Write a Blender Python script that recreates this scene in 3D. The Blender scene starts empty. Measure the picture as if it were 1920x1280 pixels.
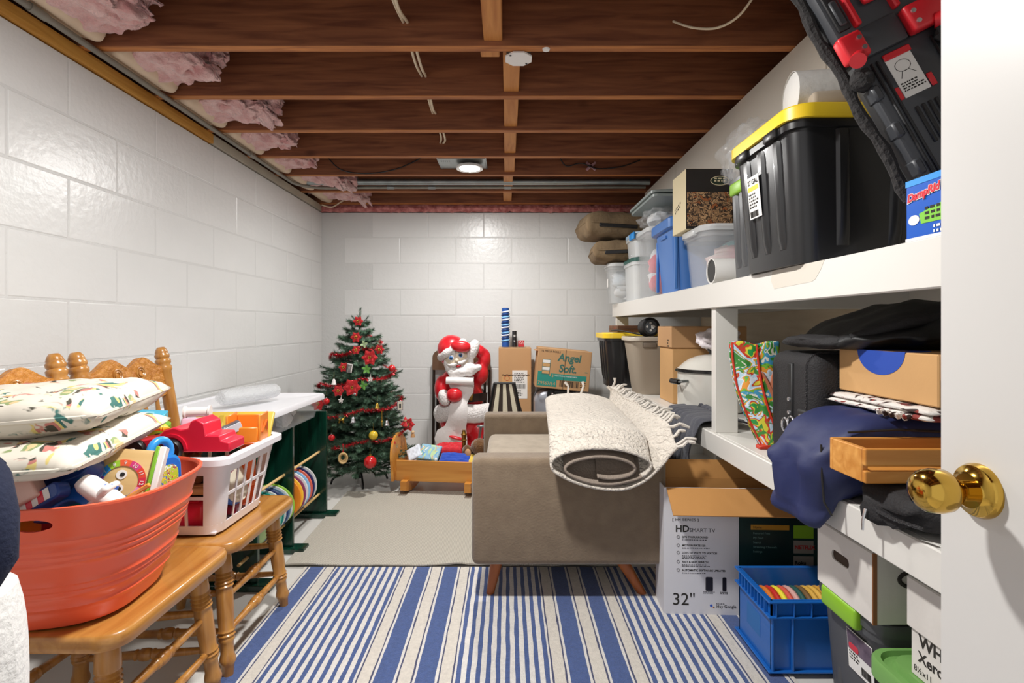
import bpy, bmesh, math, random
from mathutils import Vector, Matrix, Euler, noise
random.seed(7)
SC = bpy.context.scene
COL = SC.collection
PI = math.pi
# ---------------------------------------------------------------- camera
cd = bpy.data.cameras.new('camera'); cam = bpy.data.objects.new('camera', cd); COL.objects.link(cam)
CH = 1.05
cam.location = (0, 0, CH); cam.rotation_euler = (PI/2, 0, 0)
cd.sensor_width = 36; cd.lens = 36*1000/1920; cd.clip_start = .02
cd.shift_x = 8/1920; cd.shift_y = -28/1920
SC.camera = cam
# ---------------------------------------------------------------- world, lights, exposure
wd = bpy.data.worlds.new('world'); SC.world = wd; wd.use_nodes = True
wd.node_tree.nodes['Background'].inputs[0].default_value = (1, .99, .98, 1)
wd.node_tree.nodes['Background'].inputs[1].default_value = .72
def lamp(loc, power, size):
    l = bpy.data.lights.new('recessed_light', 'AREA'); l.shape = 'DISK'; l.size = size; l.energy = power; l.color = (1, .985, .96)
    o = bpy.data.objects.new('recessed_light', l); COL.objects.link(o); o.location = loc; return o
lamp((-.24, 3.36, 2.03), 25, .14)
lamp((-.24, 1.33, 2.03), 36, .14)
SC.view_settings.view_transform = 'Standard'; SC.view_settings.look = 'None'
SC.view_settings.exposure = .15; SC.view_settings.gamma = 1; SC.view_settings.use_curve_mapping = False
# ---------------------------------------------------------------- helpers
def lin(h):
    h = h.lstrip('#'); r = []
    for i in (0, 2, 4):
        c = int(h[i:i+2], 16)/255
        r.append(c/12.92 if c <= .04045 else ((c+.055)/1.055)**2.4)
    return (*r, 1)
MATS = {}
def mk(name, col, rough=.5, metal=0, bump=0, bs=60, var=0, vs=8, trans=0, alpha=1, emis=0, coat=0, c2=None, stretch=None, sub=0, spec=None, ior=None):
    """procedural principled material: optional noise colour variation towards c2 and noise bump"""
    if name in MATS: return MATS[name]
    m = bpy.data.materials.new(name); MATS[name] = m; m.use_nodes = True
    n = m.node_tree.nodes; l = m.node_tree.links; p = n['Principled BSDF']
    c = lin(col); p.inputs['Base Color'].default_value = c
    p.inputs['Roughness'].default_value = rough; p.inputs['Metallic'].default_value = metal
    if trans: p.inputs['Transmission Weight'].default_value = trans
    if ior: p.inputs['IOR'].default_value = ior
    if alpha < 1: p.inputs['Alpha'].default_value = alpha
    if coat: p.inputs['Coat Weight'].default_value = coat
    if spec is not None: p.inputs['Specular IOR Level'].default_value = spec
    if emis: p.inputs['Emission Color'].default_value = c; p.inputs['Emission Strength'].default_value = emis
    if sub: p.inputs['Sheen Weight'].default_value = sub
    if bump or var or c2:
        tc = n.new('ShaderNodeTexCoord'); mp = n.new('ShaderNodeMapping')
        l.new(tc.outputs['Object'], mp.inputs[0])
        if stretch: mp.inputs['Scale'].default_value = stretch
    if var or c2:
        nz = n.new('ShaderNodeTexNoise'); nz.inputs['Scale'].default_value = vs; nz.inputs['Detail'].default_value = 6
        l.new(mp.outputs[0], nz.inputs[0])
        rp = n.new('ShaderNodeValToRGB'); e = rp.color_ramp.elements
        e[0].position = .32; e[1].position = .68
        if c2: e[0].color = c; e[1].color = lin(c2)
        else:
            e[0].color = tuple(x*(1-var) for x in c[:3])+(1,); e[1].color = tuple(min(1, x*(1+var)) for x in c[:3])+(1,)
        l.new(nz.outputs[0], rp.inputs[0]); l.new(rp.outputs[0], p.inputs['Base Color'])
    if bump:
        nb = n.new('ShaderNodeTexNoise'); nb.inputs['Scale'].default_value = bs; nb.inputs['Detail'].default_value = 4
        l.new(mp.outputs[0], nb.inputs[0])
        b = n.new('ShaderNodeBump'); b.inputs['Strength'].default_value = bump; b.inputs['Distance'].default_value = .01
        l.new(nb.outputs[0], b.inputs['Height']); l.new(b.outputs[0], p.inputs['Normal'])
    return m
def wood(name, ca, cb, axis=0, rough=.35, scale=6, coat=0, knots=False, con=1.0):
    """grain stretched along one object axis"""
    if name in MATS: return MATS[name]
    m = bpy.data.materials.new(name); MATS[name] = m; m.use_nodes = True
    n = m.node_tree.nodes; l = m.node_tree.links; p = n['Principled BSDF']
    p.inputs['Roughness'].default_value = rough; p.inputs['Coat Weight'].default_value = coat
    tc = n.new('ShaderNodeTexCoord'); mp = n.new('ShaderNodeMapping'); l.new(tc.outputs['Object'], mp.inputs[0])
    s = [9, 9, 9]; s[axis] = .7; mp.inputs['Scale'].default_value = s
    nz = n.new('ShaderNodeTexNoise'); nz.inputs['Scale'].default_value = scale; nz.inputs['Detail'].default_value = 8; nz.inputs['Distortion'].default_value = .6
    l.new(mp.outputs[0], nz.inputs[0])
    rp = n.new('ShaderNodeValToRGB'); e = rp.color_ramp.elements
    e[0].position = .5-.2*con; e[0].color = lin(ca); e[1].position = .5+.2*con; e[1].color = lin(cb)
    l.new(nz.outputs[0], rp.inputs[0]); out = rp.outputs[0]
    if knots:
        mp2 = n.new('ShaderNodeMapping'); l.new(tc.outputs['Object'], mp2.inputs[0])
        s2 = [4.2, 4.2, 4.2]; s2[axis] = 2.6; mp2.inputs['Scale'].default_value = s2
        v = n.new('ShaderNodeTexVoronoi'); v.inputs['Scale'].default_value = 1.1; l.new(mp2.outputs[0], v.inputs[0])
        r2 = n.new('ShaderNodeValToRGB'); r2.color_ramp.elements[0].position = .03; r2.color_ramp.elements[1].position = .13
        r2.color_ramp.elements[0].color = (.35, .3, .3, 1); r2.color_ramp.elements[1].color = (1, 1, 1, 1)
        l.new(v.outputs[0], r2.inputs[0])
        mx = n.new('ShaderNodeMix'); mx.data_type = 'RGBA'; mx.blend_type = 'MULTIPLY'; mx.inputs[0].default_value = .8
        l.new(out, mx.inputs[6]); l.new(r2.outputs[0], mx.inputs[7]); out = mx.outputs[2]
    l.new(out, p.inputs['Base Color'])
    b = n.new('ShaderNodeBump'); b.inputs['Strength'].default_value = .15; b.inputs['Distance'].default_value = .004
    l.new(nz.outputs[0], b.inputs['Height']); l.new(b.outputs[0], p.inputs['Normal'])
    return m
def P(u, v, Y): return Vector(((u-952)/1000*Y, Y, CH+(612-v)/1000*Y))   # a point seen at a pixel, at depth Y
def rot(ax, ay, az): return Euler((ax, ay, az)).to_matrix().to_4x4()
def T(x, y, z): return Matrix.Translation((x, y, z))
def RZ(a): return Matrix.Rotation(a, 4, 'Z')
def RX(a): return Matrix.Rotation(a, 4, 'X')
def RY(a): return Matrix.Rotation(a, 4, 'Y')
def frame(o, r, u):
    """matrix whose x runs along r, y along u, z out of the face"""
    r = Vector(r).normalized(); u = Vector(u); n = r.cross(u).normalized(); u = n.cross(r)
    m = Matrix((r, u, n)).transposed().to_4x4(); m.translation = Vector(o); return m
RB = {}
class B:
    """collects shapes into one mesh"""
    def __init__(s, M=None): s.v = []; s.f = []; s.M = M or Matrix()
    def add(s, vs, fs, M=None):
        k = len(s.v); m = s.M @ M if M else s.M
        s.v += [tuple(m @ Vector(a)) for a in vs]; s.f += [tuple(i+k for i in f) for f in fs]; return s
    def box(s, x0, x1, y0, y1, z0, z1, M=None):
        return s.add([(x0,y0,z0),(x1,y0,z0),(x1,y1,z0),(x0,y1,z0),(x0,y0,z1),(x1,y0,z1),(x1,y1,z1),(x0,y1,z1)],
                     [(0,3,2,1),(4,5,6,7),(0,1,5,4),(1,2,6,5),(2,3,7,6),(3,0,4,7)], M)
    def rbox(s, x0, x1, y0, y1, z0, z1, r=.01, seg=2, M=None):
        d = (x1-x0, y1-y0, z1-z0); r = min(r, min(d)*.49); key = tuple(round(q, 5) for q in (*d, r, seg))
        if key not in RB:
            bm = bmesh.new(); bmesh.ops.create_cube(bm, size=1)
            for q in bm.verts: q.co = Vector((q.co.x*d[0], q.co.y*d[1], q.co.z*d[2]))
            bmesh.ops.bevel(bm, geom=bm.edges[:], offset=r, segments=seg, profile=.5, affect='EDGES')
            bm.verts.index_update(); RB[key] = ([tuple(q.co) for q in bm.verts], [tuple(q.index for q in f.verts) for f in bm.faces]); bm.free()
        c = T((x0+x1)/2, (y0+y1)/2, (z0+z1)/2); vs, fs = RB[key]
        return s.add(vs, fs, (M @ c) if M else c)
    def ring(s, rings, closed=True, cap=True, M=None):
        """skin between rings of equal length"""
        n = len(rings[0]); vs = [p for r in rings for p in r]; fs = []
        for i in range(len(rings)-1):
            for j in range(n if closed else n-1):
                a = i*n+j; b = i*n+(j+1) % n; fs.append((a, b, b+n, a+n))
        if cap and closed:
            fs.append(tuple(range(n-1, -1, -1))); k = (len(rings)-1)*n; fs.append(tuple(range(k, k+n)))
        return s.add(vs, fs, M)
    def lathe(s, prof, n=24, M=None, sx=1, sy=1, cap=True, pw=2):
        def c(t):
            a, b = math.cos(t), math.sin(t)
            if pw == 2: return a, b
            return math.copysign(abs(a)**(2/pw), a), math.copysign(abs(b)**(2/pw), b)
        cs = [c(2*PI*j/n) for j in range(n)]
        return s.ring([[(r*a*sx, r*b*sy, z) for a, b in cs] for r, z in prof], True, cap, M)
    def cyl(s, p0, p1, r0, r1=None, n=16, cap=True):
        return s.tube([p0, p1], [r0, r0 if r1 is None else r1], n, cap)
    def tube(s, pts, r, n=8, cap=True, M=None):
        pts = [Vector(p) for p in pts]; rings = []; N = len(pts)
        rs = r if isinstance(r, (list, tuple)) else [r]*N
        t = (pts[1]-pts[0]).normalized(); a = t.orthogonal().normalized()
        for i, p in enumerate(pts):
            t2 = (pts[min(i+1, N-1)]-pts[max(i-1, 0)]).normalized()
            q = t.rotation_difference(t2); a = (q @ a).normalized(); t = t2; b = t.cross(a)
            rings.append([p+(a*math.cos(2*PI*j/n)+b*math.sin(2*PI*j/n))*rs[i] for j in range(n)])
        return s.ring(rings, True, cap, M)
    def prism(s, poly, z0, z1, M=None):
        return s.ring([[(x, y, z0) for x, y in poly], [(x, y, z1) for x, y in poly]], True, True, M)
    def sph(s, c, r, nu=20, nv=12, M=None, pw=2, nz=0, nf=3.0):
        rx, ry, rz = (r, r, r) if not isinstance(r, (tuple, list)) else r; rings = []
        sp = lambda x, e: math.copysign(abs(x)**(2/e), x)
        for i in range(nv+1):
            th = -PI/2+PI*i/nv; th = max(-PI/2+.02, min(PI/2-.02, th)); row = []
            for j in range(nu):
                ph = 2*PI*j/nu
                x, y, z = sp(math.cos(th), pw)*sp(math.cos(ph), pw), sp(math.cos(th), pw)*sp(math.sin(ph), pw), sp(math.sin(th), pw)
                k = 1+(nz*noise.noise(Vector((x*nf+c[0]*9, y*nf+c[1]*9, z*nf+c[2]*9))) if nz else 0)
                row.append((c[0]+rx*x*k, c[1]+ry*y*k, c[2]+rz*z*k))
            rings.append(row)
        return s.ring(rings, True, True, M)
    def grid(s, fn, nu, nv, M=None, thick=0):
        vs = [fn(i/nu, j/nv) for j in range(nv+1) for i in range(nu+1)]
        fs = [(j*(nu+1)+i, j*(nu+1)+i+1, (j+1)*(nu+1)+i+1, (j+1)*(nu+1)+i) for j in range(nv) for i in range(nu)]
        return s.add(vs, fs, M)
    def mesh(s, name):
        me = bpy.data.meshes.new(name); me.from_pydata(s.v, [], s.f); me.update(); return me
    def obj(s, name, mat, parent=None, smooth=40, loc=None, solid=0, label=None):
        me = s.mesh(name); o = bpy.data.objects.new(name, me); COL.objects.link(o)
        if isinstance(mat, str): mat = MATS[mat]
        me.materials.append(mat)
        if smooth:
            for q in me.polygons: q.use_smooth = True
            try: me.set_sharp_from_angle(angle=math.radians(smooth))
            except Exception: pass
        if parent: o.parent = parent
        if loc: o.location = loc
        if solid:
            md = o.modifiers.new('thickness', 'SOLIDIFY'); md.thickness = solid; md.offset = 0
        if label: o['label'] = label
        return o
def tag(o, label, cat, group=None, kind=None):
    o['label'] = label; o['category'] = cat
    if group: o['group'] = group
    if kind: o['kind'] = kind
    return o
def thing(name, label, cat, loc=(0, 0, 0), rz=0, group=None, euler=None):
    o = bpy.data.objects.new(name, None); COL.objects.link(o); o.location = loc; o.empty_display_size = .05
    o.rotation_euler = euler or (0, 0, rz); return tag(o, label, cat, group)
def struct(o):
    o['kind'] = 'structure'; return o
def copy_tree(o, parent=None):
    c = o.copy(); COL.objects.link(c); c.parent = parent
    for ch in o.children: copy_tree(ch, c)
    return c
def txt(s, size, mat, parent, M, align='LEFT', name='lettering', bold=0, shear=0, wide=1.0, depth=.0004):
    """flat print: built-in font turned into a thin mesh lying on a face"""
    cu = bpy.data.curves.new(name, 'FONT'); cu.body = s; cu.size = size; cu.align_x = align; cu.extrude = depth; cu.offset = bold; cu.shear = shear; cu.resolution_u = 3
    t = bpy.data.objects.new(name, cu); me = bpy.data.meshes.new_from_object(t)
    bpy.data.objects.remove(t); bpy.data.curves.remove(cu); me.name = name
    me.transform(M @ Matrix.Diagonal((wide, 1, 1, 1)))
    me.materials.clear(); me.materials.append(MATS[mat] if isinstance(mat, str) else mat)
    o = bpy.data.objects.new(name, me); COL.objects.link(o); o.parent = parent; return o
def patch(name, mat, parent, M, x0, x1, y0, y1, t=.0008):
    """thin printed or glued patch on a face"""
    return B(M).box(x0, x1, y0, y1, 0, t).obj(name, mat, parent, 0)
def arc(cx, cy, r, a0, a1, n, ry=None):
    return [(cx+r*math.cos(a0+(a1-a0)*i/n), cy+(ry or r)*math.sin(a0+(a1-a0)*i/n)) for i in range(n+1)]
def rrect(w, h, r, n=4, cx=0, cy=0):
    p = []
    for sx, sy, a in ((1, 1, 0), (-1, 1, PI/2), (-1, -1, PI), (1, -1, 3*PI/2)):
        p += arc(cx+sx*(w/2-r), cy+sy*(h/2-r), r, a, a+PI/2, n)
    return p
# ---------------------------------------------------------------- materials of the setting
mk('paint', 'dadad8', .3, bump=.16, bs=30, var=.03, vs=3)
mk('mortar', 'd0d0ce', .5, bump=.25, bs=60)
mk('shelf_paint', 'd9d6d0', .35, bump=.05, bs=12)
mk('panel_paint', 'cfc8bc', .6, bump=.05, bs=20)
mk('floor_paint', 'd6d3cd', .32, bump=.06, bs=8, var=.05, vs=2)
mk('door_paint', 'cfcdca', .35)
wood('joist_wood', '6a3b27', '9a6140', 0, .55, 5, knots=True)
wood('joist_edge', '8a4c20', 'c07a3c', 0, .6, 6)
wood('block_wood', 'a8672e', 'c98a4a', 1, .6, 5)
wood('plate_wood', 'b57a2c', 'd8a04a', 1, .6, 5)
wood('subfloor_wood', '4a2818', '6a3c22', 0, .7, 5)
mk('insulation', 'd79a98', 1, bump=1, bs=120, c2='f3cdc8', vs=16, sub=.4)
mk('insulation_dark', 'a05452', 1, bump=1, bs=60, c2='dc9490', vs=22)
mk('kraft_facing', 'd9c2a8', .8, bump=.2, bs=20, var=.06)
mk('galvanised', '9aa0a0', .38, .9, bump=.1, bs=40, var=.12, vs=14)
mk('galv_dull', '8d8a80', .5, .55, var=.1, vs=10)
mk('cable', 'd9c9ae', .5); mk('black_cable', '1c1a1a', .5)
mk('white_plastic', 'e9e8e6', .3); mk('lamp_glow', 'fffaf0', .5, emis=40)
# ---------------------------------------------------------------- floor, walls
YB = 4.41; XL = -1.537; XR = 1.62
struct(B().box(-1.85, 1.9, -.7, 4.7, -.12, 0).obj('floor', 'floor_paint', None, 0))
ROW = .2152; BL = .4617
def block_mesh(w, h):
    return B().rbox(-w/2, w/2, 0, .06, -h/2, h/2, .0045, 2).mesh('block')
def blockwall(name, L0, L1, place, off):
    """one painted block wall: recessed mortar slab with each block proud of it"""
    w = B(); g = .0045
    if place == 'y': w.box(XL-.16, XL-.0013, -.7, 4.6, 0, 1.99)
    else: w.box(-1.75, 1.8, YB+.0013, YB+.16, 0, 1.99)
    wall = struct(w.obj(name, 'mortar', None, 0)); cache = {}
    zt = [1.993]+[1.786-ROW*k for k in range(9)]+[0]
    for r in range(len(zt)-1):
        z1, z0 = zt[r], zt[r+1]
        s = off+(BL/2 if r % 2 else 0)
        while s-BL > L0: s -= BL
        while s < L1:
            a, b = max(s, L0), min(s+BL, L1); s += BL
            if b-a < .03: continue
            key = (round(b-a, 3), round(z1-z0, 3))
            if key not in cache:
                me = block_mesh(b-a-g, max(.02, z1-z0-g)); me.materials.append(MATS['paint'])
                for q in me.polygons: q.use_smooth = True
                me.set_sharp_from_angle(angle=.3)
                cache[key] = me
            o = bpy.data.objects.new('block', cache[key]); COL.objects.link(o); o.parent = wall
            j = random.uniform(-.0012, .0012)
            if place == 'x': o.location = ((a+b)/2, YB+j, (z0+z1)/2)
            else: o.location = (XL+j, (a+b)/2, (z0+z1)/2); o.rotation_euler = (0, 0, PI/2)
    return wall
wl = blockwall('wall_left', -.1, YB, 'y', .02)
wb = blockwall('wall_back', XL, XR, 'x', -.66)
wr = struct(B().box(XR, XR+.12, .1, YB, 0, 2.05).obj('wall_right', 'panel_paint', None, 0))
bh = B().box(1.04, XR, .1, 3.97, 1.71, 2.04).obj('bulkhead', 'black_cable', wr, 0)
for a, b in ((.1, 1.708), (1.713, 3.235), (3.24, 3.97)):
    B().rbox(1.02, 1.045, a, b, 1.70, 2.043, .002, 1).obj('panel', 'panel_paint', bh, 0)
B().box(1.045, XR, .1, 3.97, 1.69, 1.71).obj('panel', 'panel_paint', bh, 0)
for z in (1.02,): B().box(1.596, XR, .12, 4.4, .955, 1.21).obj('backing_board', wood('back_wood', 'cdbda2', 'ddd0b8', 1, .6, 3), wr, 0)
# sill plate and its far grey end on the left wall
B().box(XL-.1, XL+.014, .0, 2.76, 1.997, 2.044).obj('sill_plate', 'plate_wood', wl, 0)
B().box(XL-.1, XL+.012, 2.765, YB, 1.997, 2.044).obj('sill_plate', mk('sill_grey', 'b5ac9c', .6, var=.1, vs=5), wl, 0)
# ---------------------------------------------------------------- ceiling
JZ = 2.046
ceil = struct(B().box(-1.8, 1.85, -.7, 4.65, JZ+.235, JZ+.26).obj('ceiling', 'subfloor_wood', None, 0))
JY = [-.1, .30, .71, 1.12, 1.53, 1.934, 2.343, 2.744, 3.16, 3.54, 3.968, 4.36]
for y in JY:
    j = B().rbox(-1.62, 1.75, y-.038, y, JZ+.0005, JZ+.235, .003, 1).obj('joist', 'joist_wood', ceil, 0)
    B().rbox(-1.62, 1.75, y-.0378, y-.0002, JZ, JZ+.003, .001, 1).obj('lower_edge', 'joist_edge', j, 0)  # strip of lighter orange wood along each joist underside
for k in range(len(JY)-1):
    y0, y1 = JY[k], JY[k+1]-.038
    x = {4: -.085, 5: -.018, 6: -.018, 7: -.02, 8: -.022, 9: -.03, 10: -.035}.get(k, -.03)
    B().rbox(x, x+.066, y0, y1, JZ+.018, JZ+.21, .003, 1).obj('blocking', 'block_wood', ceil, 0)
B().rbox(-.1, -.03, 1.934, 1.99, JZ+.008, JZ+.12, .003, 1).obj('blocking', 'block_wood', ceil, 0)
B().box(-1.68, -1.63, -.6, 4.6, 1.99, JZ+.26).obj('rim_board', 'joist_wood', ceil, 0); B().box(-1.68, 1.8, 4.5, 4.56, 1.99, JZ+.26).obj('rim_board', 'joist_wood', ceil, 0); B().box(1.76, 1.8, -.6, 4.5, 1.99, JZ+.26).obj('rim_board', 'joist_wood', ceil, 0)
# pink batts in the bays along the left wall
for k in range(3, 11):
    y0, y1 = JY[k]+.012, JY[k+1]-.05; yc = (y0+y1)/2; L = .19+.06*random.random()
    t = thing('insulation_batt', ['pink fibreglass batt poking out of the bay nearest the camera', 'pink fibreglass batt in the second bay from the camera', 'pink fibreglass batt between the first and second full joists', 'pink fibreglass batt with a ragged drooping tip, third bay back', 'pink fibreglass batt in the fourth bay, before the ceiling lamp', 'short pink fibreglass batt in the bay level with the ceiling lamp', 'small pink fibreglass batt above the grey conduit bend', 'pink fibreglass tuft in the last bay by the back wall'][k-3], 'insulation', (XL+.02, yc, JZ), 0, 'pink batts along the left wall top')
    B().rbox(-.01, .1, -(y1-y0)/2, (y1-y0)/2, .02, .2, .03, 3, RY(.3)).obj('facing', 'kraft_facing', t)
    f = B(); 
    for q in range(3):
        f.sph((.15+.04*q+(L-.2), random.uniform(-.02, .02), .1+.035*q-.03*(q == 0)), (L-.02-.03*q, (y1-y0)*.47, .06-.01*q), 60, 36, None, 2.2, .3, 3.4)
    o = f.obj('fibre', 'insulation', t, 180)
    for q in o.data.vertices:
        w = q.co; k = max(0, (w.x-.16)/.2); w.z += -.05*k*k+.02*noise.noise(w*22+Vector((k, y0*9, 0)))*(1+k); w.y *= 1-.25*min(1, k); w.x += .025*noise.noise(w*30+Vector((0, y0*7, 3)))*min(1, k*2)
f = B(); n = 90
f.ring([[(XL+i/n*(1.5-XL), YB-.03-.025*noise.noise((i*.7, 1, 0))+dy, z+.012*noise.noise((i*.9, z*40, 5))) for dy, z in ((.1, 2.0), (0, 1.992), (-.015, 2.02), (0, 2.05), (.1, 2.05))] for i in range(n+1)], True, True)
tag(f.obj('insulation_strip', 'insulation_dark', None, 50), 'long strip of dark pink insulation along the top of the back wall', 'insulation')
# ---------------------------------------------------------------- ceiling fixtures
def downlight(loc, label):
    t = thing('downlight', label, 'ceiling light', loc)
    B().lathe([(.062, 0), (.083, -.004), (.085, .002), (.083, .012), (.06, .02)], 32).obj('trim_ring', 'white_plastic', t)
    B().lathe([(.0001, -.001), (.063, -.001), (.063, .004), (.0001, .004)], 32).obj('lens', 'lamp_glow', t)
    p = B().rbox(-.19, .1, -.1, .1, .03, .034, .001, 1).obj('mounting_plate', 'galvanised', t)
    for x in (-.19, .1):
        B().rbox(x-.008, x+.008, -.1, .13, .034, .05, .002, 1).obj('hanger_bar', 'galvanised', t)
    for k in range(10): B().cyl((-.17+.012*(k % 5), -.07+.03*(k//5), .0295), (-.17+.012*(k % 5), -.07+.03*(k//5), .0305), .0028, None, 8).obj('punch_hole', 'black_cable', p)
downlight((-.24, 3.36, 2.045), 'lit round ceiling downlight with punched metal plate, between joists')
downlight((-.24, 1.33, 2.045), 'lit round ceiling downlight above the striped rug, by the door')
oc = [(.05*math.cos(PI/8+k*PI/4)*1.05, .05*math.sin(PI/8+k*PI/4)*1.05) for k in range(8)]
t = thing('junction_box_cover', 'white octagonal junction box cover under the first joist', 'cover plate', (.04, 1.975, 2.052))
B().prism(oc, -.014, -.008).obj('cover', 'white_plastic', t, 0)
B().prism([(x*.92, y*.92) for x, y in oc], -.008, .03).obj('box', 'galvanised', t, 0)
for s in (-1, 1): B().cyl((.03*s, .03*s, -.0155), (.03*s, .03*s, -.013), .004).obj('screw', 'black_cable', t)
tag(B().lathe([(.0001, -.006), (.012, -.005), (.014, 0), (.0001, 0)], 20).obj('ceiling_button', 'white_plastic', None, loc=(.138, 1.915, JZ)), 'tiny white round button under the first joist edge', 'fitting')
def cable(name, pts, r, mat, label, cat='cable', n=8):
    pts = [Vector(p) for p in pts]; q = []
    for i in range(len(pts)-1):
        a, b, c, d = pts[max(i-1, 0)], pts[i], pts[i+1], pts[min(i+2, len(pts)-1)]
        for k in range(8):
            s = k/8; q.append(.5*((2*b)+(c-a)*s+(2*a-5*b+4*c-d)*s*s+(3*b-a-3*c+d)*s**3))
    q.append(pts[-1]); return tag(B().tube(q, r, n).obj(name, mat), label, cat)
for i, dx in enumerate((0, .016)):
    pts = []
    for k in range(3, 8):
        pts += [(-.372+dx-.01*(k > 6), JY[k], 2.135), (-.37+dx*(1.4 if k % 2 else .7), (JY[k]+JY[k+1])/2, 2.105-.012*i)]
    pts.append((-.40+dx, 3.15, 2.13)); cable('electrical_cable', pts, .0055, 'cable', ['cream cable threaded through the joists, the one toward the left wall', 'cream cable threaded through the joists, the one toward the shelves'][i])
cable('tan_wire', [P(1262, 40, 1.885), P(1300, 52, 1.84), P(1345, 52, 1.80), P(1385, 30, 1.75), P(1418, -14, 1.70)], .004, 'cable', 'thin tan wire hanging in front of the first joist')  # a slack electrical wire, tan coated
cable('black_cable', [P(612, 292, 3.45), P(640, 318, 3.46), P(690, 325, 3.47), P(745, 316, 3.48), P(790, 296, 3.49)], .004, 'black_cable', 'slack black cable drooping beside the lamp, over the tree')
cable('black_cable', [P(1048, 292, 3.46), P(1062, 311, 3.47), P(1090, 306, 3.48), P(1120, 316, 3.48), P(1165, 312, 3.48), P(1200, 300, 3.49)], .004, 'black_cable', 'wavy black cable hanging in the bay over the grey suitcase')
cable('white_wire', [P(652, 372, 4.3), P(640, 378, 4.28), P(622, 388, 4.26), P(603, 384, 4.24)], .005, 'cable', 'loose white wire end in the far corner above the block wall')
t = thing('bridging_clip', 'small crossed metal clip on the joist by the black cable', 'clip', (.545, 3.495, 2.1))
for a in (.7, -.7): B(RY(a)).rbox(-.04, .04, -.006, 0, -.008, .008, .002, 1).obj('strap', mk('clip_metal', 'c9a0a8', .4, .4), t)
tag(B().tube([(-1.43, 3.76, 2.07), (1.0, 3.76, 2.07)], .022, 20).obj('galvanised_pipe', 'galvanised'), 'thick galvanised pipe crossing the ceiling behind the lamp', 'pipe')
cp = [(XL+.072, -.3, 2.03), (XL+.072, 3.55, 2.03)]
for k in range(9):
    a = PI/2*k/8; cp.append((XL+.072+.25*(1-math.cos(a)), 3.62+.25*math.sin(a), 2.03+.0035*k))
cp += [(-1.05, 3.872, 2.06), (1.0, 3.872, 2.062)]
t = thing('conduit', 'slim grey conduit along the left wall bending across the ceiling', 'pipe', (0, 0, 0))
B().tube(cp, .0115, 12).obj('tube', 'galv_dull', t)
for x in (-.85, -.55, .0): B().cyl((x-.025, 3.872, 2.061), (x+.025, 3.872, 2.061), .014).obj('coupling', 'galvanised', t)
for y in (1.66, 3.05): B().cyl((XL+.072, y-.03, 2.03), (XL+.072, y+.03, 2.03), .0145).obj('coupling', 'galv_dull', t)
# ---------------------------------------------------------------- door
mk('brass', 'c9a24a', .12, 1)
dr = struct(B().rbox(.585, .62, -.1, .722, .012, 2.03, .002, 1).obj('door_1', 'door_paint', None, 0))
K = frame((.585, .66, .755), (0, -1, 0), (0, 0, 1))
K = T(.585, .661, CH-.308*.66) @ RY(-PI/2)
B(K).lathe([(.0335, 0), (.0335, .004), (.031, .009), (.024, .012), (.021, .015), (.0001, .015)], 40).obj('rosette', 'brass', dr)
B(K).lathe([(.0125, .01), (.0125, .022), (.0135, .03), (.019, .034), (.026, .044), (.0275, .056), (.0255, .068), (.019, .077), (.009, .0805), (.0001, .081)], 40).obj('door_knob', 'brass', dr, 60)
# ---------------------------------------------------------------- built-in shelves
t = thing('built_in_shelf', 'long white painted two-tier wooden shelf along the right wall', 'shelf', (1.2, 2, 0))
O = T(-1.2, -2, 0)
B(O).rbox(.808, XR, .15, 4.03, 1.197, 1.217, .002, 1).obj('shelf_board', 'shelf_paint', t, 0)
f = B(O).rbox(.79, .81, .15, 4.03, 1.121, 1.217, .003, 1).obj('fascia', 'shelf_paint', t, 0)
chip = [(-.13, .0), (.13, 0), (.115, -.022), (.09, -.045), (.075, -.05), (-.12, -.055), (-.14, -.03)]
B(O @ frame((.7902, 1.46, 1.2165), (0, -1, 0), (0, 0, 1))).prism(chip, 0, .0008).obj('chipped_paint', 'panel_paint', f, 0)
B(O).rbox(.808, XR, .15, 4.03, .617, .639, .002, 1).obj('shelf_board', 'shelf_paint', t, 0)
B(O).rbox(.79, .81, .15, 4.03, .561, .639, .003, 1).obj('fascia', 'shelf_paint', t, 0)
for y in (2.06, 3.93):
    B(O).rbox(.802, .89, y, y+.04, .639, 1.121, .002, 1).obj('post', 'shelf_paint', t, 0)
    B(O).rbox(.812, XR, y+.042, y+.08, 1.12, 1.197, .002, 1).obj('cross_brace', 'shelf_paint', t, 0)
for x, y in ((.82, .2), (1.55, .2), (.82, 3.97), (1.55, 3.97), (1.55, 2.2)):
    B(O).rbox(x, x+.06, y, y+.04, 0, .617, .002, 1).obj('leg', 'shelf_paint', t, 0)
for z in (.575, 1.14): B(O).rbox(XR-.04, XR, .15, 4.03, z, z+.055, .002, 1).obj('rear_rail', 'shelf_paint', t, 0)
# ---------------------------------------------------------------- rugs
def fabric(name, c, rough=.95, bump=.6, bs=350, var=.08, vs=90, sheen=.2): return mk(name, c, rough, 0, bump, bs, var, vs, sub=sheen)
fabric('rug_cream', 'd9d2c8'); fabric('rug_blue', '42598f', var=.14); fabric('rug_ink', '43486a', var=.2); fabric('rug_white', 'e0dcd8')
st = [('c', .012), ('k', .004), ('w', .009), ('b', .062), ('w', .009), ('k', .005), ('c', .03)]
def band():
    r = [('k', .005), ('w', .007)]
    for i in range(10): r += [('b', .0145), ('w', .0165)]
    return r[:-1]+[('w', .007), ('k', .005)]
wide = [('k', .005), ('w', .0085), ('b', .06), ('w', .0085), ('k', .005)]
mid = [('c', .037)]+wide+[('c', .04)]+wide+[('c', .037)]
st = [('c', .014)]+wide+[('c', .037)]+band()+mid+band()+mid+band()+[('c', .037)]+wide+[('c', .014)]
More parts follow.
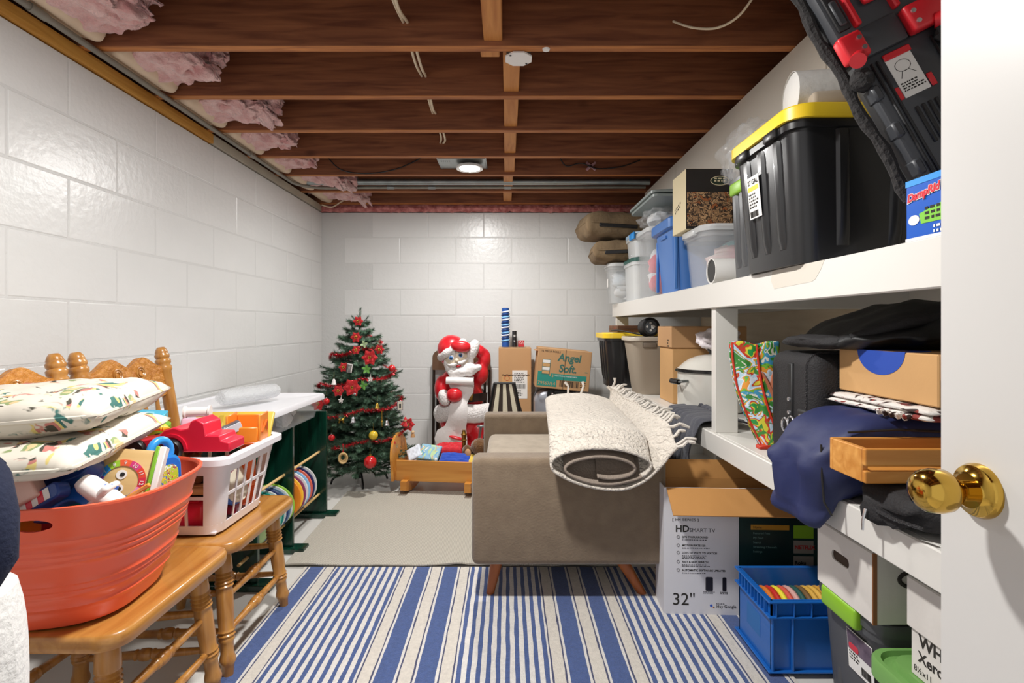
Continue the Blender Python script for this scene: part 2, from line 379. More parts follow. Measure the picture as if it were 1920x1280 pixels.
W = sum(q for _, q in st); x = -.882; k = 1.735/W
rows = 46; vs, fs, mi = [], [], []; xs = [x]
for c, q in st: x += q*k; xs.append(x)
for j in range(rows+1):
    y = .55+(2.318-.55)*j/rows
    for i, xx in enumerate(xs):
        w = .0028*noise.noise((i*3.1, y*14, 0))*(0 < i < len(xs)-1)
        vs.append((xx+w, y, .007))
n = len(xs)
for j in range(rows):
    for i in range(n-1): fs.append((j*n+i, j*n+i+1, (j+1)*n+i+1, (j+1)*n+i)); mi.append('cbwk'.index(st[i][0]))
me = bpy.data.meshes.new('striped_rug'); me.from_pydata(vs, [], fs)
for m_ in ('rug_cream', 'rug_blue', 'rug_white', 'rug_ink'): me.materials.append(MATS[m_])
for q, m_ in zip(me.polygons, mi): q.material_index = m_
o = bpy.data.objects.new('striped_rug', me); COL.objects.link(o)
md = o.modifiers.new('thickness', 'SOLIDIFY'); md.thickness = .006; md.offset = -1
tag(o, 'blue and cream striped rug with thin stripes in front of the armchair', 'rug')
# woven grey-beige rug
def weave(name, ca, cb, s=190):
    m = bpy.data.materials.new(name); MATS[name] = m; m.use_nodes = True; n_ = m.node_tree.nodes; l = m.node_tree.links; p = n_['Principled BSDF']
    p.inputs['Roughness'].default_value = .95
    tc = n_.new('ShaderNodeTexCoord'); w1 = n_.new('ShaderNodeTexWave'); w2 = n_.new('ShaderNodeTexWave')
    w1.inputs['Scale'].default_value = s/20; w2.inputs['Scale'].default_value = s/20; w2.bands_direction = 'Y'
    for w in (w1, w2): l.new(tc.outputs['Object'], w.inputs[0]); w.inputs['Distortion'].default_value = .6
    ad = n_.new('ShaderNodeMath'); ad.operation = 'MULTIPLY'; l.new(w1.outputs[1], ad.inputs[0]); l.new(w2.outputs[1], ad.inputs[1])
    rp = n_.new('ShaderNodeValToRGB'); rp.color_ramp.elements[0].color = lin(ca); rp.color_ramp.elements[1].color = lin(cb); rp.color_ramp.elements[1].position = .6
    l.new(ad.outputs[0], rp.inputs[0]); l.new(rp.outputs[0], p.inputs['Base Color'])
    b = n_.new('ShaderNodeBump'); b.inputs['Strength'].default_value = .5; b.inputs['Distance'].default_value = .004
    l.new(ad.outputs[0], b.inputs['Height']); l.new(b.outputs[0], p.inputs['Normal']); return m
weave('woven_beige', 'a39d91', 'd0cabd', 900)
def fn(a, b):
    x = -.975+a*1.5; y = 2.325+b*1.04
    e = .010*noise.noise((x*7, 0, 3))*(1-b) if b < .2 else 0
    up = .012*max(0, 1-b*7)*(max(0, noise.noise((x*5, 1, 9)))+.9*math.exp(-((x+.21)/.05)**2))
    return (x+.02*(1-b)*0-.035*b, y+e, .010+up)
o = B().grid(fn, 60, 30).obj('woven_rug', 'woven_beige', None, 0, solid=.006)
tag(o, 'plain woven grey-beige rug between the tree and the armchair', 'rug')
# ---------------------------------------------------------------- armchair (seen from its side)
mk('microfibre', '746350', .9, bump=.25, bs=120, c2='7d6c58', vs=22, sub=.35)
mk('cushion_fibre', '9b8d7a', .9, bump=.25, bs=120, c2='ab9d8a', vs=16, sub=.35)
wood('sofa_leg', '8a4a20', 'a85e2c', 2, .4, 4)
t = thing('loveseat', 'brown microfibre loveseat on slanted wooden legs, side toward the camera', 'sofa', (.23, 2.58, 0)); O = T(-.23, -2.58, 0)
B(O).rbox(-.09, .585, 2.1, 3.06, .15, .34, .02, 2).obj('base', 'microfibre', t)
for y in (2.005, 3.02): B(O).rbox(-.137, .6, y, y+.125, .148, .553, .026, 4).obj('arm', 'microfibre', t)
B(O).rbox(.46, .6, 2.12, 3.03, .3, .555, .035, 3).obj('backrest', 'microfibre', t)
B(O).rbox(-.105, .47, 2.133, 3.018, .33, .448, .035, 4).obj('seat_cushion', 'cushion_fibre', t)
for x, sx in ((-.05, -.02), (.47, .06)):
    for y, sy in ((2.10, -.005), (3.05, .005)):
        B(O).tube([(x-sx*.6, y, .155), (x+sx, y+sy*2, .0)], [.026, .015], 16).obj('leg', 'sofa_leg', t)
# ---------------------------------------------------------------- rolled cream rug on the loveseat
def mat_rollrug():
    m = mk('roll_rug', 'd4cbbf', .95, bump=.5, bs=220, var=.06, vs=30, sub=.2)
    n_ = m.node_tree.nodes; l = m.node_tree.links
    tc = n_.new('ShaderNodeTexCoord'); v = n_.new('ShaderNodeTexWave'); v.inputs['Scale'].default_value = 14; v.inputs['Distortion'].default_value = 7; v.inputs['Detail Scale'].default_value = 3; v.bands_direction = 'DIAGONAL'
    l.new(tc.outputs['Object'], v.inputs[0]); b = [q for q in n_ if q.type == 'BUMP'][0]
    b2 = n_.new('ShaderNodeBump'); b2.inputs['Strength'].default_value = .7; b2.inputs['Distance'].default_value = .006
    l.new(v.outputs[1], b2.inputs['Height']); l.new(b.outputs[0], b2.inputs['Normal']); l.new(b2.outputs[0], n_['Principled BSDF'].inputs['Normal']); return m
mat_rollrug(); mk('roll_inner_shade', '8e8175', .95, bump=.4, bs=150)
sp = [(.612, .622), (.585, .597), (.55, .553), (.50, .505), (.44, .475), (.385, .466), (.31, .474), (.25, .49), (.19, .518), (.158, .545), (.16, .575), (.2, .598), (.28, .612), (.36, .612), (.44, .598), (.5, .572), (.512, .548), (.48, .512), (.42, .492), (.36, .486), (.29, .496), (.225, .522), (.205, .547), (.235, .572), (.3, .585), (.37, .583), (.43, .568), (.455, .545), (.43, .52), (.37, .508), (.32, .515)]
def cr(P_, s):
    i = min(int(s), len(P_)-2); f_ = s-i; g = lambda k: P_[max(0, min(len(P_)-1, k))]
    r = []
    for d in (0, 1):
        a, b, c, e = g(i-1)[d], g(i)[d], g(i+1)[d], g(i+2)[d]
        r.append(.5*(2*b+(c-a)*f_+(2*a-5*b+4*c-e)*f_*f_+(3*b-a-3*c+e)*f_**3))
    return r
def rollfn(a, b):
    x, z = cr(sp, a*(len(sp)-1)); y = 1.90+b*1.1
    k = min(1, max(0, (y-1.93)/.09)); k = k*k*(3-2*k)
    z2 = .567+(z-.466)*.72
    fl = max(0, 1-a*9)
    z = z*(1-k)+z2*k + fl*(.03*b+.02*noise.noise((y*5, 2, 0)))
    x += .06*b*(1-fl) - .03*b*fl
    z += .006*noise.noise((x*6, y*6, a*3))
    return (x-.3, y-2.5, z)
t = thing('rolled_rug', 'loosely rolled cream rug with tasselled edge lying across the brown loveseat', 'rug', (.3, 2.5, 0))
o = B().grid(rollfn, 150, 30).obj('pile', 'roll_rug', t, 0); o.data.materials.append(MATS['roll_inner_shade'])
for i, q in enumerate(o.data.polygons): q.material_index = 1 if (i % 150) > 84 else 0  # inner turns coloured browner, painting in the shade inside the roll
for q in o.data.polygons: q.use_smooth = True

md = o.modifiers.new('thickness', 'SOLIDIFY'); md.thickness = .009; md.offset = 0
mk('tassel', 'd9d2c8', .95, bump=.4, bs=120)
for k in range(34):
    b = k/33; p = Vector(rollfn(0, b)); L = random.uniform(.05, .08); d = Vector((1, random.uniform(-.35, .35), random.uniform(-.15, .55))).normalized()
    q = p+d*L*.5+Vector((0, 0, .012)); e = p+d*L+Vector((0, 0, -.012+random.uniform(-.01, .015)))
    B().tube([p-d*.01, p+d*.012, q, q+(e-q)*.4, e], [.004, .007, .0055, .0075, .0045], 6).obj('tassel', 'tassel', t)
for p, d in ((rollfn(.06, .97), (-.3, .2, 1)), (rollfn(.02, 1), (.3, .1, 1)), (rollfn(.4, 1), (-.2, .3, .8)), (rollfn(.43, 1), (.15, .25, .8))):
    p = Vector(p); d = Vector(d).normalized()*.07
    B().tube([p, p+d*.5+Vector((.01, 0, .01)), p+d], [.007, .006, .009], 6).obj('tassel', 'tassel', t)
# ---------------------------------------------------------------- oak chairs
wood('oak', '9c6428', 'c08a46', 2, .3, 5, coat=.3); wood('oak_seat', 'a0672a', 'c08a44', 1, .3, 4, coat=.4); mk('oak_carved', 'a8671f', .45, bump=1, bs=55, c2='c4863a', vs=40)
def turned(b, p0, p1, prof, n=14):
    p0, p1 = Vector(p0), Vector(p1); b.tube([p0+(p1-p0)*s for s, _ in prof], [r for _, r in prof], n)
LEGP = [(0, .017), (.04, .021), (.12, .0245), (.2, .026), (.215, .023), (.23, .027), (.245, .0225), (.26, .0275), (.275, .0225), (.29, .0275), (.305, .0225), (.32, .027), (.335, .022), (.37, .024), (.55, .0235), (.64, .021), (.655, .025), (.67, .0205), (.685, .0255), (.7, .0205), (.715, .024), (.74, .019), (.82, .0185), (.86, .023), (.885, .0235), (.91, .018), (1, .014)]
STRP = [(0, .008), (.1, .0095), (.3, .0115), (.42, .0125), (.43, .0155), (.45, .0115), (.47, .0165), (.5, .0175), (.53, .0165), (.55, .0115), (.57, .0155), (.58, .0125), (.7, .0115), (.9, .0095), (1, .008)]
def make_chair(loc, label):
    t = thing('oak_chair', label, 'chair', loc, 0, 'oak chairs along the left wall')
    poly = rrect(.43, .47, .055, 6, .003, 0)
    b = B(); rings = []
    for s, z in ((.93, .372), (.985, .376), (1, .386), (1, .4), (.985, .408), (.96, .41), (.9, .408), (.6, .402)): rings.append([(x*s, y*s, z) for x, y in poly])
    b.ring(rings).obj('seat', 'oak_seat', t, 50)
    F = [((.145, s*.165, .385), (.182, s*.2, 0)) for s in (-1, 1)]; R = [((-.15, s*.15, .385), (-.2, s*.19, 0)) for s in (-1, 1)]
    for a, c in F+R:
        b = B(); turned(b, a, c, LEGP); b.obj('leg', 'oak', t, 60)
    at = lambda L, z: Vector(L[0])+(Vector(L[1])-Vector(L[0]))*((.385-z)/.385)
    for pa, pb, zs in ((F[0], F[1], (.225, .125)), (F[0], R[0], (.24, .13)), (F[1], R[1], (.24, .13)), (R[0], R[1], (.18,))):
        for z in zs: b = B(); turned(b, at(pa, z), at(pb, z-(.0 if pa in F and pb in F else .02)), STRP, 10); b.obj('stretcher', 'oak', t, 60)
    for s in (-1, 1):
        prof = [(0, .018), (.1, .021), (.3, .022), (.7, .022), (.84, .022), (.85, .026), (.87, .0265), (.885, .022), (.895, .0255), (.915, .0265), (.925, .021), (.935, .0245), (.95, .025), (.958, .021), (.965, .022), (.985, .018), (1, .012)]
        b = B(); turned(b, (-.175, s*.185, .405), (-.28, s*.197, .972), prof, 16); b.obj('back_post', 'oak', t, 60)
    K = frame((-.262, 0, .876), (0, 1, 0), (-.18, 0, 1))
    top = []
    for i in range(41):
        y = -.185+.37*i/40; h = .022+.044*math.exp(-((abs(y)-.075)/.062)**2); top.append((y, h))
    bot = [(y, -.075-.025*math.cos(y/.185*PI/2)) for y, _ in reversed(top)]
    cr_ = B(K); n = len(top)
    cr_.ring([[(x_, y_, z_) for x_, y_ in top+bot] for z_ in (-.011, .008)]); cr_.obj('crest_rail', 'oak_carved', t, 30)
    for y in (-.055, .055):
        for k, r in enumerate((.02, .012)):
            B(K).tube([(y+r*math.cos(q*PI/8), .012+r*math.sin(q*PI/8), .009) for q in range(17)], .003, 6).obj('carved_scroll', 'oak', t)
    poly = [(-.2, 0), (-.12, .035), (0, .05), (.12, .035), (.2, 0), (.2, -.035), (-.2, -.035)]
    B(frame((-.207, 0, .57), (0, .92, 0), (-.18, 0, 1))).prism([(x_*.92, y_) for x_, y_ in poly], -.009, .008).obj('lower_rail', 'oak_carved', t, 30)
    for k in range(5):
        y = -.12+.06*k; b = B(); turned(b, (-.215, y, .6), (-.25, y*1.08, .79), [(0, .006), (.3, .009), (.5, .011), (.7, .009), (1, .006)], 10); b.obj('spindle', 'oak', t)
        b = B(); turned(b, (-.18, y, .4), (-.2, y*1.02, .55), [(0, .006), (.5, .01), (1, .006)], 10); b.obj('spindle', 'oak', t)
    return t
make_chair((-1.02, 1.33, 0), 'golden oak chair holding the orange-red tub of toys')
make_chair((-1.02, 1.80, 0), 'golden oak chair holding the white laundry basket')
# ---------------------------------------------------------------- soft-shape helpers
def weld(o, d=.0004):
    bm = bmesh.new(); bm.from_mesh(o.data); bmesh.ops.remove_doubles(bm, verts=bm.verts, dist=d); bmesh.ops.recalc_face_normals(bm, faces=bm.faces); bm.to_mesh(o.data); bm.free(); return o
def pillow(w, d, h, M=None, n=26, p=3.5, nz=.12, nf=5, seed=0, ear=0):
    b = B(M)
    for s in (1, -1):
        def fn(a, c):
            x, y = 2*a-1, 2*c-1; e = max(0, (1-abs(x)**p)*(1-abs(y)**p))**.5
            k = 1-ear*(1-abs(x*y))*(abs(x)**4+abs(y)**4)*.5
            z = s*h/2*e*(1+nz*noise.noise((x*nf+seed, y*nf, s*2)))+.25*nz*h*noise.noise((x*2+seed, y*2, 7))
            return (x*w/2*k, y*d/2*k, z)
        b.grid(fn, n, n)
    return b
def blob(pts, M=None, nu=28, nv=18): pass
def cut(o, cb):
    """boolean cut with a throw-away cutter, applied at once"""
    c = cb.obj('cutter', 'paint', o.parent, 0); md = o.modifiers.new('b', 'BOOLEAN'); md.object = c; md.operation = 'DIFFERENCE'; md.solver = 'EXACT'
    bpy.context.view_layer.update(); dg = bpy.context.evaluated_depsgraph_get(); me = bpy.data.meshes.new_from_object(o.evaluated_get(dg))
    o.modifiers.clear(); o.data = me; bpy.data.objects.remove(c); return o
def spot(name, base, cols, scale=9, thr=.56, rough=.8, bump=.1, bs=30, bold=0):
    """cloth or card with scattered printed patches of several colours"""
    m = bpy.data.materials.new(name); MATS[name] = m; m.use_nodes = True; n_ = m.node_tree.nodes; l = m.node_tree.links; p = n_['Principled BSDF']; p.inputs['Roughness'].default_value = rough
    tc = n_.new('ShaderNodeTexCoord'); nz = n_.new('ShaderNodeTexNoise'); nz.inputs['Scale'].default_value = scale; nz.inputs['Detail'].default_value = 3; nz.inputs['Distortion'].default_value = 1.6
    v = n_.new('ShaderNodeTexNoise'); v.inputs['Scale'].default_value = scale*.6; v.inputs['Detail'].default_value = 2; v.inputs['Distortion'].default_value = 1.2
    l.new(tc.outputs['Object'], nz.inputs[0]); l.new(tc.outputs['Object'], v.inputs[0])
    sx = n_.new('ShaderNodeSeparateColor'); l.new(v.outputs['Color'], sx.inputs[0])
    rp = n_.new('ShaderNodeValToRGB'); rp.color_ramp.interpolation = 'CONSTANT'; e = rp.color_ramp.elements
    for i, c in enumerate(cols):
        q = e[i] if i < 2 else e.new(.33+.34*i/len(cols)); q.position = 0 if i == 0 else .33+.34*i/len(cols); q.color = lin(c)
    l.new(sx.outputs[0], rp.inputs[0])
    r2 = n_.new('ShaderNodeValToRGB'); r2.color_ramp.elements[0].position = thr; r2.color_ramp.elements[1].position = thr+.03; l.new(nz.outputs[0], r2.inputs[0])
    mx = n_.new('ShaderNodeMix'); mx.data_type = 'RGBA'; mx.inputs[6].default_value = lin(base); l.new(rp.outputs[0], mx.inputs[7]); l.new(r2.outputs[0], mx.inputs[0]); l.new(mx.outputs[2], p.inputs['Base Color'])
    nb = n_.new('ShaderNodeTexNoise'); nb.inputs['Scale'].default_value = bs; l.new(tc.outputs['Object'], nb.inputs[0])
    b = n_.new('ShaderNodeBump'); b.inputs['Strength'].default_value = bump; b.inputs['Distance'].default_value = .01; l.new(nb.outputs[0], b.inputs['Height']); l.new(b.outputs[0], p.inputs['Normal']); return m
PL = {}
def plastic(c, rough=.35):
    k = 'plastic_'+c
    return mk(k, c, rough, coat=.1)
mk('clear_plastic', 'e4e8ea', .12, alpha=.17); mk('clear_film', 'eef0f2', .12, alpha=.16, bump=.7, bs=30); mk('milky_plastic', 'e6e8e8', .25, alpha=.55)
spot('floral', 'd6cec0', ['d6cec0', '3f6f68', 'd8c47a', 'c07a70', '4a463a', 'd6cec0', '8a9a6a', 'd8b98a'], 10, .565, .85, .25, 16)
# ---------------------------------------------------------------- orange-red tub
mk('tub_red', 'f26342', .3, coat=.15)
t = thing('plastic_tub', 'orange-red oval plastic tub with ribbed sides on the near oak chair', 'tub', (-1.078, 1.272, .411), .09)
pr = []
for i in range(60):
    z = .269*i/59; r = .2+.085*(i/59)**.9
    for c in (.075, .088, .101, .15, .163, .176, .045, .2): r += .0042*math.exp(-((z-c)/.0045)**2)
    pr.append((r, z))
pr = [(.0001, 0), (.19, 0)]+pr+[(.291, .269), (.291, .274), (.284, .275), (.28, .268)]+[(.195+.085*q/8, .012+.255*q/8) for q in range(8, -1, -1)]+[(.0001, .012)]
o = B().lathe(pr, 64, sy=.785, pw=3.2).obj('body', 'tub_red', t, 30)
hp = [(.036*math.cos(a*PI/8), .013*math.sin(a*PI/8)) for a in range(16)]
cut(o, B(T(.105, -.22, .238) @ RX(PI/2)).prism(hp, -.06, .06))
# toys in the tub
def toy(name, label, cat, loc, eul=(0, 0, 0), grp='toys heaped in the orange-red tub'): return thing(name, label, cat, loc, 0, grp, eul)
blue = plastic('1f63c0'); dblue = plastic('16408c'); orange = plastic('ea6a20'); yellow = plastic('f0c23a'); white = plastic('ece6e2'); red = plastic('d8203c'); green = plastic('7db52a'); sky = plastic('2f8fdc'); pink = plastic('e79ab8')
tw = wood('toy_wood', 'c9a468', 'dcbc86', 0, .5, 4)
# clock board
M = frame(P(228, 903, 1.25), (.82, .25, -.12), (-.05, .35, 1)); t = thing('toy_clock', 'wooden toy clock board with coloured number ring and a smiling face', 'toy', M.translation, 0, 'toys heaped in the orange-red tub', M.to_euler())
B().rbox(-.055, .055, -.085, .075, -.006, .006, .004, 2).obj('board', tw, t)
cs = ['d8402a', 'c9203c', 'e090b8', '2050b0', '3a9a4a', 'e8c020', 'e07a20', '7a4aa8', '2f8fdc', '9ac83a', 'e8603a', 'd03a7a']
for k in range(12):
    a0, a1 = .78-k*PI/6-PI/6, .78-k*PI/6
    B().prism(arc(0, 0, .05, a0, a1, 4)+arc(0, 0, .036, a1, a0, 4), .006, .008).obj('number_tile', plastic(cs[k]), t, 0)
    am = (a0+a1)/2
    if True: txt(str((11+k) % 12 or 12), .012, white, t, T(.043*math.cos(am), .043*math.sin(am), .0085) @ RZ(am-PI/2) @ T(0, -.004, 0), 'CENTER')
for s in (-1, 1):
    B().lathe([(.0001, .0065), (.011, .0065), (.011, .0075), (.0001, .0075)], 16, T(-.002, .016*s, 0)).obj('eye', white, t); B().lathe([(.0001, .0075), (.005, .0075), (.005, .0085), (.0001, .0085)], 12, T(-.0, .016*s, 0)).obj('pupil', 'black_cable', t)
B().rbox(.055, .064, -.085, .085, -.014, .014, .002, 1).obj('edge_strip', green, t); B().rbox(.064, .078, -.085, .085, -.016, .016, .002, 1).obj('edge_panel', white, t)
# white bottle
M = frame(P(196, 930, 1.16), (.75, .1, -.62), (.6, .1, .75)); t = thing('toy_bottle', 'white plastic toy bottle lying tilted in the tub', 'toy', M.translation, 0, 'toys heaped in the orange-red tub', M.to_euler())
B(RY(PI/2)).lathe([(.0001, -.06), (.02, -.058), (.027, -.045), (.029, -.01), (.027, .03), (.023, .05), (.0001, .052)], 24, sy=.75).obj('body', white, t)
B().rbox(-.012, .004, -.03, .03, -.03, .028, .008, 3).obj('collar', white, t)
M = frame(P(200, 960, 1.19), (.98, .1, .02), (0, .3, 1)); t = thing('toy_dumbbell', 'small white toy with knobbed end at the tub rim', 'toy', M.translation, 0, 'toys heaped in the orange-red tub', M.to_euler())
B(RY(PI/2)).lathe([(.0001, -.05), (.012, -.05), (.015, 0), (.012, .03), (.019, .034), (.02, .055), (.0001, .06)], 20).obj('body', white, t)
# blue toy with handle (right of the tub)
M = frame(P(302, 892, 1.32), (.25, .96, 0), (-.05, .0, 1)); t = thing('blue_carry_toy', 'bright blue toy case with round handle and busy coloured front', 'toy', M.translation, 0, 'toys heaped in the orange-red tub', M.to_euler())
out = rrect(.09, .12, .03, 6, 0, -.01)
o = B(T(0, 0, -.012)).prism(out, 0, .026).obj('case', sky, t); B(T(0, 0, .014)).prism([(x*.85, y*.85) for x, y in out], 0, .006).obj('case_front', blue, t)
B().tube([(.028*math.cos(a*PI/10), .058+.03*math.sin(a*PI/10), 0) for a in range(-1, 12)], .010, 10).obj('handle', sky, t)
spot('busy_print', 'b8c83a', ['3a6ac8', 'e8d040', 'a83a5a', 'e8f0d8', '2a8a4a', 'c8583a'], 60, .45, .4, 0)
B(T(0, -.008, .02)).prism(rrect(.055, .07, .02, 5), 0, .004).obj('window', 'busy_print', t); B(T(0, 0, -.02)).prism([(x*1.02, y*1.02) for x, y in out], 0, .008).obj('case_back', plastic('b9c8d8'), t)
# blue pieces, orange arcs
def slab(name, label, uvY, r, u, poly, th, mat, grp='toys heaped in the orange-red tub', cat='toy'):
    M = frame(P(*uvY), r, u); t = thing(name, label, cat, M.translation, 0, grp, M.to_euler()); o = B().prism(poly, -th/2, th/2).obj('body', mat, t, 30)
    md = o.modifiers.new('bevel', 'BEVEL'); md.width = min(.004, th*.3); md.segments = 2; md.limit_method = 'ANGLE'; return t
t = slab('blue_ramp', 'blue toy ramp with an arched cut-out behind the tub rim', (140, 945, 1.15), (1, .1, .12), (0, .5, 1), [(-.07, -.03), (-.045, -.03)]+arc(-.005, -.03, .035, PI, 0, 10)+[(.06, -.03), (.08, .03), (.0, .035), (-.05, .0)], .03, blue)
t = slab('blue_scoop', 'deep blue curved toy shell with an orange edge under the cushion', (110, 893, 1.2), (1, .1, .3), (0, .6, .8), rrect(.17, .07, .03, 5), .05, dblue)
B().tube([(-.09+.01*k, -.045+.0006*k*k, .03) for k in range(18)], .007, 8).obj('orange_edge', orange, t)
t = slab('blue_dome', 'blue toy dome with orange band next to the clock board', (185, 878, 1.32), (1, .1, .35), (0, .6, .8), rrect(.1, .06, .028, 5), .05, blue)
B().tube([(-.05+.008*k, -.04+.0009*k*k, .03) for k in range(13)], .007, 8).obj('orange_band', orange, t)
t = slab('striped_robot_limb', 'blue toy robot limb with red and white stripes at the tub front', (75, 940, 1.12), (.85, 0, .5), (-.5, .3, .8), rrect(.12, .035, .012, 4), .03, dblue)
for k in range(5): B().rbox(-.03+.014*k, -.03+.014*k+.0138, -.012, .012, .0152, .0165, .0004, 1).obj('stripe', red if k % 2 else white, t)
t = slab('pale_block', 'pale pink wedge toy beside the navy cloth', (55, 920, 1.12), (.8, 0, .45), (-.4, .3, .9), [(-.03, -.025), (.03, -.025), (.02, .03), (-.03, .03)], .03, plastic('e2b8aa'))
t = thing('orange_stick', 'thin orange wooden stick crossing the toy clock', 'toy', P(245, 930, 1.2), 0, 'toys heaped in the orange-red tub'); B().rbox(-.05, .05, -.004, .004, -.005, .005, .002, 1, RY(-.55)).obj('stick', plastic('e89a3a'), t)
t = thing('green_stick', 'green toy strut poking out above the blue ramp', 'toy', P(155, 920, 1.2), 0, 'toys heaped in the orange-red tub'); B().rbox(-.035, .035, -.005, .005, -.005, .005, .002, 1, RY(-.6)).obj('strut', green, t)
t = slab('orange_toy_shield', 'orange toy shield standing at the back of the tub rim', (283, 880, 1.4), (1, .2, 0), (.1, .3, 1), rrect(.03, .1, .01, 3), .014, orange)
for k in range(9):
    a = k*2.4; t = slab('tub_block', ['blue', 'red', 'yellow', 'green', 'orange', 'teal', 'wooden', 'navy', 'purple'][k]+' toy block buried in the tub under the other toys', (0, 0, 1), (math.cos(a), math.sin(a), .1), (0, .2, 1), rrect(.11, .07, .012, 3), .06, plastic(['1f63c0', 'd8203c', 'f0c23a', '7db52a', 'ea6a20', '2aa6a6', 'd0a870', '1a2f6a', '7a4aa8'][k]))
    t.location = (-1.09+.15*math.cos(a)*(.4+.6*(k % 3)/2), 1.27+.12*math.sin(a)*(.4+.6*(k % 3)/2), .52+.05*(k % 3))
# ---------------------------------------------------------------- seat cushions on top of the tub
def chair_cushion(label, loc, eul, w, d, h, seed):
    t = thing('seat_cushion_pad', label, 'cushion', loc, 0, 'printed cushions stacked on the tub', eul)
    o = weld(pillow(w, d, h, None, 30, 5, .22, 4, seed).obj('pad', 'floral', t, 0)); 
    for q in o.data.polygons: q.use_smooth = True
    pts = []
    for x, y in rrect(w*.985, d*.985, .03, 4): pts.append((x, y, .25*.22*h*noise.noise((2*x/w*2+seed, 2*y/d*2, 7))))
    B().tube(pts+[pts[0]], .0055, 6).obj('piping', 'floral', t)
    for s in (): B().tube([(w*.47, s*d*.3, 0), (w*.5+.02, s*d*.3+.01, -.02), (w*.5+.015, s*d*.3+.03, -.05)], .005, 6).obj('tie', 'floral', t)
chair_cushion('upper of two bird-print cushions, wedge-thick, tilted on the tub', (-1.165, 1.315, .852), (.02, -.04, .27), .45, .48, .10, 3)
chair_cushion('lower of two bird-print cushions, squashed on the heaped toys', (-1.13, 1.235, .775), (.07, -.02, .16), .46, .44, .075, 11)
# ---------------------------------------------------------------- white laundry basket
t = thing('laundry_basket', 'white plastic laundry basket with slotted sides on the far oak chair', 'basket', (-1.07, 1.79, .411))
mk('basket_white', 'ebe7ea', .3, coat=.1)
def per(s, z, off=0):
    k = z/.245; w, d, r = .355+.085*k+2*off, .31+.08*k+2*off, .045
    L = [(w-2*r), PI/2*r, (d-2*r), PI/2*r]; tot = 2*sum(L); q = (s % 1)*tot; c = [(w/2-r, d/2-r), (-w/2+r, d/2-r), (-w/2+r, -d/2+r), (w/2-r, -d/2+r)]
    # start on the +x side going towards +y
    segs = [('x', d-2*r), ('c', 0), ('y', w-2*r), ('c', 1), ('-x', d-2*r), ('c', 2), ('-y', w-2*r), ('c', 3)]
    for kind, val in segs:
        ln = PI/2*r if kind == 'c' else val
        if q <= ln+1e-9:
            f = q/ln
            if kind == 'x': return (w/2, -d/2+r+f*ln, z)
            if kind == 'y': return (w/2-r-f*ln, d/2, z)
            if kind == '-x': return (-w/2, d/2-r-f*ln, z)
            if kind == '-y': return (-w/2+r+f*ln, -d/2, z)
            a = val*PI/2+f*PI/2; return (c[val][0]+r*math.cos(a), c[val][1]+r*math.sin(a), z)
        q -= ln
    return (w/2, -d/2+r, z)
def strip(b, s0, s1, z0, z1, th=.004, zn=2):
    n = max(1, int(abs(s1-s0)*90)); R = []
    for i in range(n+1):
        s = s0+(s1-s0)*i/n; a = [per(s, z0+(z1-z0)*q/zn) for q in range(zn+1)]; c = [per(s, z0+(z1-z0)*q/zn, -th) for q in range(zn, -1, -1)]; R.append(a+c)
    b.ring(R, True, True)
b = B(); strip(b, 0, 1, 0, .028); strip(b, 0, 1, .19, .236); strip(b, 0, 1, .112, .122, .005, 1)
# segment fractions of the perimeter at mid height
def seg():
    w, d, r = .3975, .35, .045; L = [d-.09, PI/2*r, w-.09, PI/2*r]*2; tot = sum(L); o_ = [0]
    for q in L: o_.append(o_[-1]+q/tot)
    return o_
sg = seg()
for i in (1, 3, 5, 7): m0 = .004; strip(b, sg[i]-m0, sg[i+1]+m0, .028, .19, .004, 3)
for i, n in ((0, 5), (2, 5), (4, 5), (6, 5)):
    for k in range(1, n):
        c = sg[i]+(sg[i+1]-sg[i])*k/n; strip(b, c-.0035, c+.0035, .028, .19, .005, 3)
b.box(-.17, .17, -.15, .15, 0, .005); b.obj('body', 'basket_white', t, 40)
pts = [per(k/80, .243, .006) for k in range(81)]; rb_ = B()
R = []
for k in range(80):
    a, c = Vector(per(k/80, .24, -.006)), Vector(per(k/80, .24, .018)); R.append([a+Vector((0, 0, -.012)), a+Vector((0, 0, .004)), a.lerp(c, .4)+Vector((0, 0, .009)), c+Vector((0, 0, .002)), c+Vector((0, 0, -.016)), c+Vector((-.0, 0, -.016)).lerp(a-c, .0)*0+a.lerp(c, .85)+Vector((0, 0, -.016))-a.lerp(c, .85)+a.lerp(c, .85) if False else a.lerp(c, .82)+Vector((0, 0, -.014))])
R.append(R[0]); rb_.ring(R, True, False); rb_.obj('rim', 'basket_white', t, 60)
G2 = 'toys heaped in the white laundry basket'
# red truck
t = thing('toy_truck', 'red plastic toy truck with black wheel on the laundry basket', 'toy', (-.985, 1.652, .672), .04, G2)
body = [(-.16, .0), (.145, .0), (.145, .028), (.12, .034), (.115, .05), (.075, .05), (.07, .085), (.045, .1), (.028, .092), (.022, .072), (-.0, .068), (-.02, .075), (-.05, .066), (-.07, .045), (-.12, .036), (-.16, .03)]
o = B(RX(PI/2)).prism(body, -.05, .05).obj('body', red, t, 35); md = o.modifiers.new('bevel', 'BEVEL'); md.width = .004; md.segments = 2; md.limit_method = 'ANGLE'
for x in (-.025, -.13):
    for s in (-1, 1):
        w = B(T(x, s*.056, .008) @ RX(PI/2)).lathe([(.012, -.012), (.03, -.011), (.034, -.005), (.034, .005), (.03, .011), (.012, .012)], 28).obj('wheel', plastic('161416'), t)
        B(T(x, s*.067, .008) @ RX(PI/2*s)).sph((0, 0, 0), (.011, .011, .006), 14, 8).obj('hub', white, w)
